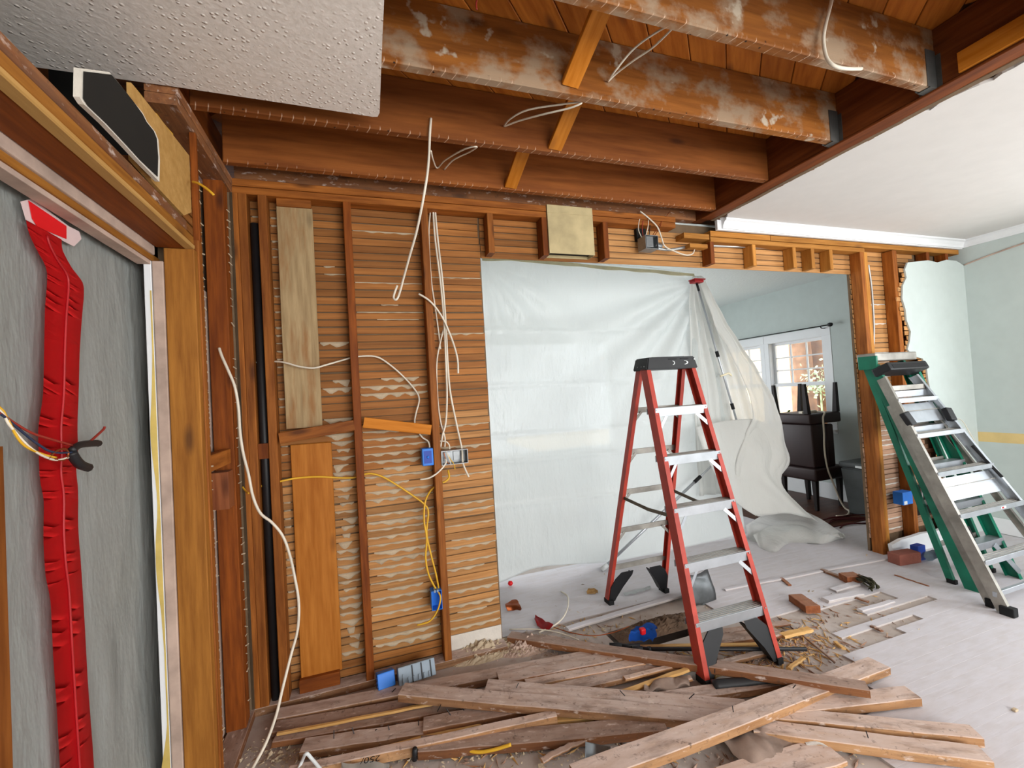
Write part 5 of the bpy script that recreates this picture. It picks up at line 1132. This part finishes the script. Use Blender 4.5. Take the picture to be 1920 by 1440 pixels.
o = thing('extension_rod', 'black extension rod lying under the red ladder with dark grip', 'rod', at(1340, 1217, Z, 0)); a, b = at(1186, 1217, Z, .045), at(1512, 1217, Z, .045)
tube('rod', [a, b], .011, M['cable_bk'], o); tube('ferrule', [a, a.lerp(b, .06)], .016, M['black'], o); tube('ferrule', [a.lerp(b, .09), a.lerp(b, .11)], .014, M['black'], o)
o = thing('extension_rod', 'short black handle poking left from the rod under the ladder', 'rod', at(1190, 1211, Z, 0)); a, b = at(1143, 1211, Z, .05), at(1200, 1211, Z, .05)
tube('grip', [a, a.lerp(b, .4)], .017, M['rubber'], o); tube('rod', [a.lerp(b, .4), b], .012, M['black'], o)
o = tube('black_pipe', [at(1337, 1287, Z, .03), at(1400, 1281, Z, .03), at(1468, 1273, Z, .03)], .030, M['black']); tag(o, 'thick black pipe on the floor right of the near ladder foot', 'pipe')
# bent sheet metal chute stuck in the floor opening
pa = [at(1303, 1150, Z, .0), at(1352, 1130, Z, .0)]; ch_ = [[], []]
rows = []
for j in range(8):
    v = j/7; rows.append([pa[0].lerp(pa[1], i/8)+Vector((.01*math.sin(i*1.1), .05+.07*v*v, .19*v+.012*math.sin(i*.8+j))) for i in range(9)])
tag(grid_obj('sheet_metal_duct', rows, M['galv'], None, .003), 'bent grey sheet metal duct sticking up from the floor behind the ladder', 'duct')
crumple('metal_scrap', 'bent shiny galvanised metal scrap near the bottom edge', 'scrap', [fp([(1098, 1392), (1120, 1396), (1146, 1402)], [.09, .06, .08]), fp([(1097, 1416), (1120, 1420), (1146, 1424)], [.07, .04, .06]), fp([(1098, 1446), (1120, 1448), (1146, 1450)], [.03, .01, .02])], 'galv', .006, 9)
o = tube('strap', [at(868, 1404, Z, .02), at(895, 1410, Z, .02), at(925, 1406, Z, .03), at(958, 1396, Z, .05)], .007, M['cable_y']); tag(o, 'bright yellow cable scrap under the wide reddish board', 'cable')
o = tube('cable', [at(556, 1450, Z, .03), at(566, 1428, Z, .05), at(574, 1413, Z, .10), at(584, 1422, Z, .07), at(604, 1446, Z, .03)], .007, M['label_w']); tag(o, 'white cable bent into a peak at the bottom left', 'cable')
o = tube('stake', [at(777, 1424, Z, .0), at(778, 1404, Z, .06)], .011, M['black']); tag(o, 'short dark peg standing beside the wide reddish board end', 'peg')
# boxes on the heap
c = at(784, 1262, Z, .06); g4 = thing('junction_box', 'large grey plastic four-gang box lying on the boards by the third stud', 'junction box', c)
Mx = Matrix.Translation(at(784, 1276, Z, .036)) @ Matrix.Rotation(.10, 4, 'Z') @ Matrix.Rotation(-.35, 4, 'X')
cbox('shell', -.10, .10, -.0, .055, .0, .085, M['grey_pl'], g4, .004, Mx)
for k in range(4): cbox('rib', -.075+k*.05-.003, -.075+k*.05+.003, -.005, .0, .0, .08 if k else .05, M['black'] if k else M['grey_pl'], g4, .001, Mx)
for k in range(6): cbox('tab', -.08+k*.028, -.072+k*.028, -.007, .0, .004, .03, M['grey_pl'], g4, .001, Mx)
bx_ = thing('junction_box', 'blue plastic outlet box lying on the wall-side board beside the grey one', 'junction box', at(726, 1280, Z, .04)); Mx = Matrix.Translation(at(726, 1290, Z, .036)) @ Matrix.Rotation(.15, 4, 'Z') @ Matrix.Rotation(-.3, 4, 'X')
cbox('shell', -.045, .045, 0, .06, 0, .075, M['blue'], bx_, .004, Mx)
for k in range(3): cbox('tab', -.048, -.044, .01, .03, .012+k*.02, .020+k*.02, M['blue_dk'], bx_, .001, Mx)
# scribbled paper
pp = thing('paper', 'torn white paper with black scribble at the bottom edge', 'paper', at(690, 1436, Z, .03))
Gp = [[at(640+90*i/8, 1429+3*math.sin(i)+30*j, Z, .045+.012*math.sin(i*1.3)*(1-j)) for i in range(9)] for j in range(2)]
grid_obj('sheet', Gp, M['paper'], pp, .001)
fc = bpy.data.curves.new('txt', 'FONT'); fc.body = '250/'; fc.size = .045; fo = bpy.data.objects.new('txt', fc)
me = bpy.data.meshes.new_from_object(fo); bpy.data.objects.remove(fo)
q0, q1, q2 = at(712, 1430, Z, .058), at(655, 1440, Z, .058), at(700, 1452, Z, .050)
ex = (q1-q0).normalized(); nz_ = Vector((0, 0, 1)); ey = nz_.cross(ex)
mt = objm('scribble', me, M['ink'], pp); mt.matrix_basis = Matrix(((ex.x, ey.x, nz_.x, q0.x), (ex.y, ey.y, nz_.y, q0.y), (ex.z, ey.z, nz_.z, q0.z+.004), (0, 0, 0, 1))) @ Matrix.Translation((0, -.035, 0))
# crumpled dusty wrapping right of the diagonal board
crumple('wrapping', 'crumpled dusty paper wrapping lying before the right-hand boards', 'wrapping', [fp([(1345, 1376), (1390, 1366), (1440, 1368), (1485, 1380)], [.05, .03, .04, .02]), fp([(1362, 1400), (1400, 1388), (1450, 1388), (1490, 1392)], [.02, .04, .03, .02]), fp([(1390, 1426), (1420, 1412), (1460, 1406), (1500, 1402)], [.01, .03, .02, .01]), fp([(1410, 1440), (1440, 1432), (1478, 1420), (1510, 1410)], .006)], 'rag', .03, 6, 9)
crumple('plastic_scrap', 'small pale plastic scrap by the end of the dusty wrapping', 'plastic scrap', [fp([(1502, 1382), (1520, 1378), (1540, 1388)], [.02, .04, .02]), fp([(1510, 1396), (1530, 1394), (1560, 1402)], [.02, .03, .01]), fp([(1520, 1404), (1540, 1404), (1580, 1412)], .004)], 'flap', .015, 8, 12)
crumple('sacking', 'crumpled brown dusty cloth beside the near ladder foot', 'cloth', [fp([(1212, 1290), (1250, 1278), (1292, 1270)], .03), fp([(1216, 1298), (1254, 1290), (1290, 1284)], .04), fp([(1240, 1302), (1262, 1300), (1284, 1296)], .01)], 'rag', .03, 3, 12)
# dry twigs and wires
tw = thing('twig_bundle', 'tangle of dark green dry twigs on the bare floor', 'twigs', at(1630, 1095, Z, 0)); rt = random.Random(14)
for k in range(14):
    a = at(1604+rt.uniform(0, 12), 1076+rt.uniform(0, 12), Z, .03+rt.uniform(0, .03)); b = at(1630+rt.uniform(-6, 8), 1092+rt.uniform(-8, 8), Z, .05+rt.uniform(-.02, .02)); c = at(1636+rt.uniform(-8, 14), 1104+rt.uniform(-8, 4), Z, .012)
    tube('twig', [a, b, c], rt.uniform(.003, .008), M['twig'], tw, 5, 4)
o = tube('wire', [at(1010, 1186, Z, .006), at(1040, 1172, Z, .008), at(1057, 1156, Z, .02), at(1065, 1136, Z, .03), at(1064, 1118, Z, .02), at(1052, 1109, Z, .006)], .005, M['cable']); tag(o, 'pale wire curling up on the floor beyond the wall opening', 'wire')
o = tube('wire', [at(955, 1180, Z, .006), at(1010, 1180, Z, .012), at(1050, 1187, Z, .01), at(1085, 1200, Z, .008)], .004, M['cable']); tag(o, 'straight pale wire crossing the floor at the end of the lath wall', 'wire')
o = tube('wire', [at(1038, 1176, Z, .01), at(1070, 1186, Z, .02), at(1110, 1192, Z, .01), at(1150, 1186, Z, .02), at(1180, 1174, Z, .03)], .003, M['copper']); tag(o, 'rusty red wire trailing over the rubble toward the blue rag', 'wire')
crumple('plastic_scrap', 'pink plastic scraps on the floor by the pale wires', 'plastic scrap', [fp([(1004, 1156), (1018, 1162), (1036, 1176)], .02), fp([(1002, 1164), (1014, 1172), (1030, 1182)], .01), fp([(1006, 1172), (1016, 1180), (1026, 1184)], .004)], 'red_pl', .02, 3, 14)
crumple('torn_scrap', 'orange-brown torn scrap at the end of the lath wall', 'scrap', [fp([(948, 1136), (960, 1126), (972, 1130)], .03), fp([(950, 1140), (964, 1136), (976, 1142)], .03), fp([(954, 1146), (966, 1146), (974, 1148)], .004)], 'copper', .02, 5, 14)
c = at(957, 1094, Z, .02); lathe('ball', [(.0001, -.02), (.016, -.012), (.021, 0), (.016, .014), (.0001, .02)], (c.x, c.y, .021), M['red_tape'], None, 12); tag(bpy.data.objects['ball'], 'small round red plastic bit at the lower corner of the plastic sheet', 'scrap')
crumple('litter', 'torn black and white packaging strip on the floor left of the ladder', 'litter', [fp([(1170, 1112), (1195, 1106), (1220, 1100)], .012), fp([(1172, 1117), (1196, 1112), (1222, 1104)], .006)], 'label_w', .01, 5, 30)
crumple('litter', 'ragged wood fibre scrap left of the rear ladder foot', 'litter', [fp([(1100, 1108), (1110, 1103), (1118, 1108)], .02), fp([(1102, 1114), (1112, 1113), (1119, 1114)], .004)], 'fresh', .02, 7, 20)
c = at(1631, 1329, Z, .0); o = cbox('can', c.x-.022, c.x+.022, c.y-.014, c.y+.014, .0, .024, M['red_pl'], None, .006); tag(o, 'tiny red and white scrap between the right-hand boards', 'scrap')
c = at(1903, 1333, Z, 0); o = cbox('chip', c.x-.012, c.x+.012, c.y-.008, c.y+.008, .0, .010, M['plaster_key'], None, .003); tag(o, 'tiny tan chip alone on the clean floor at the right', 'scrap')
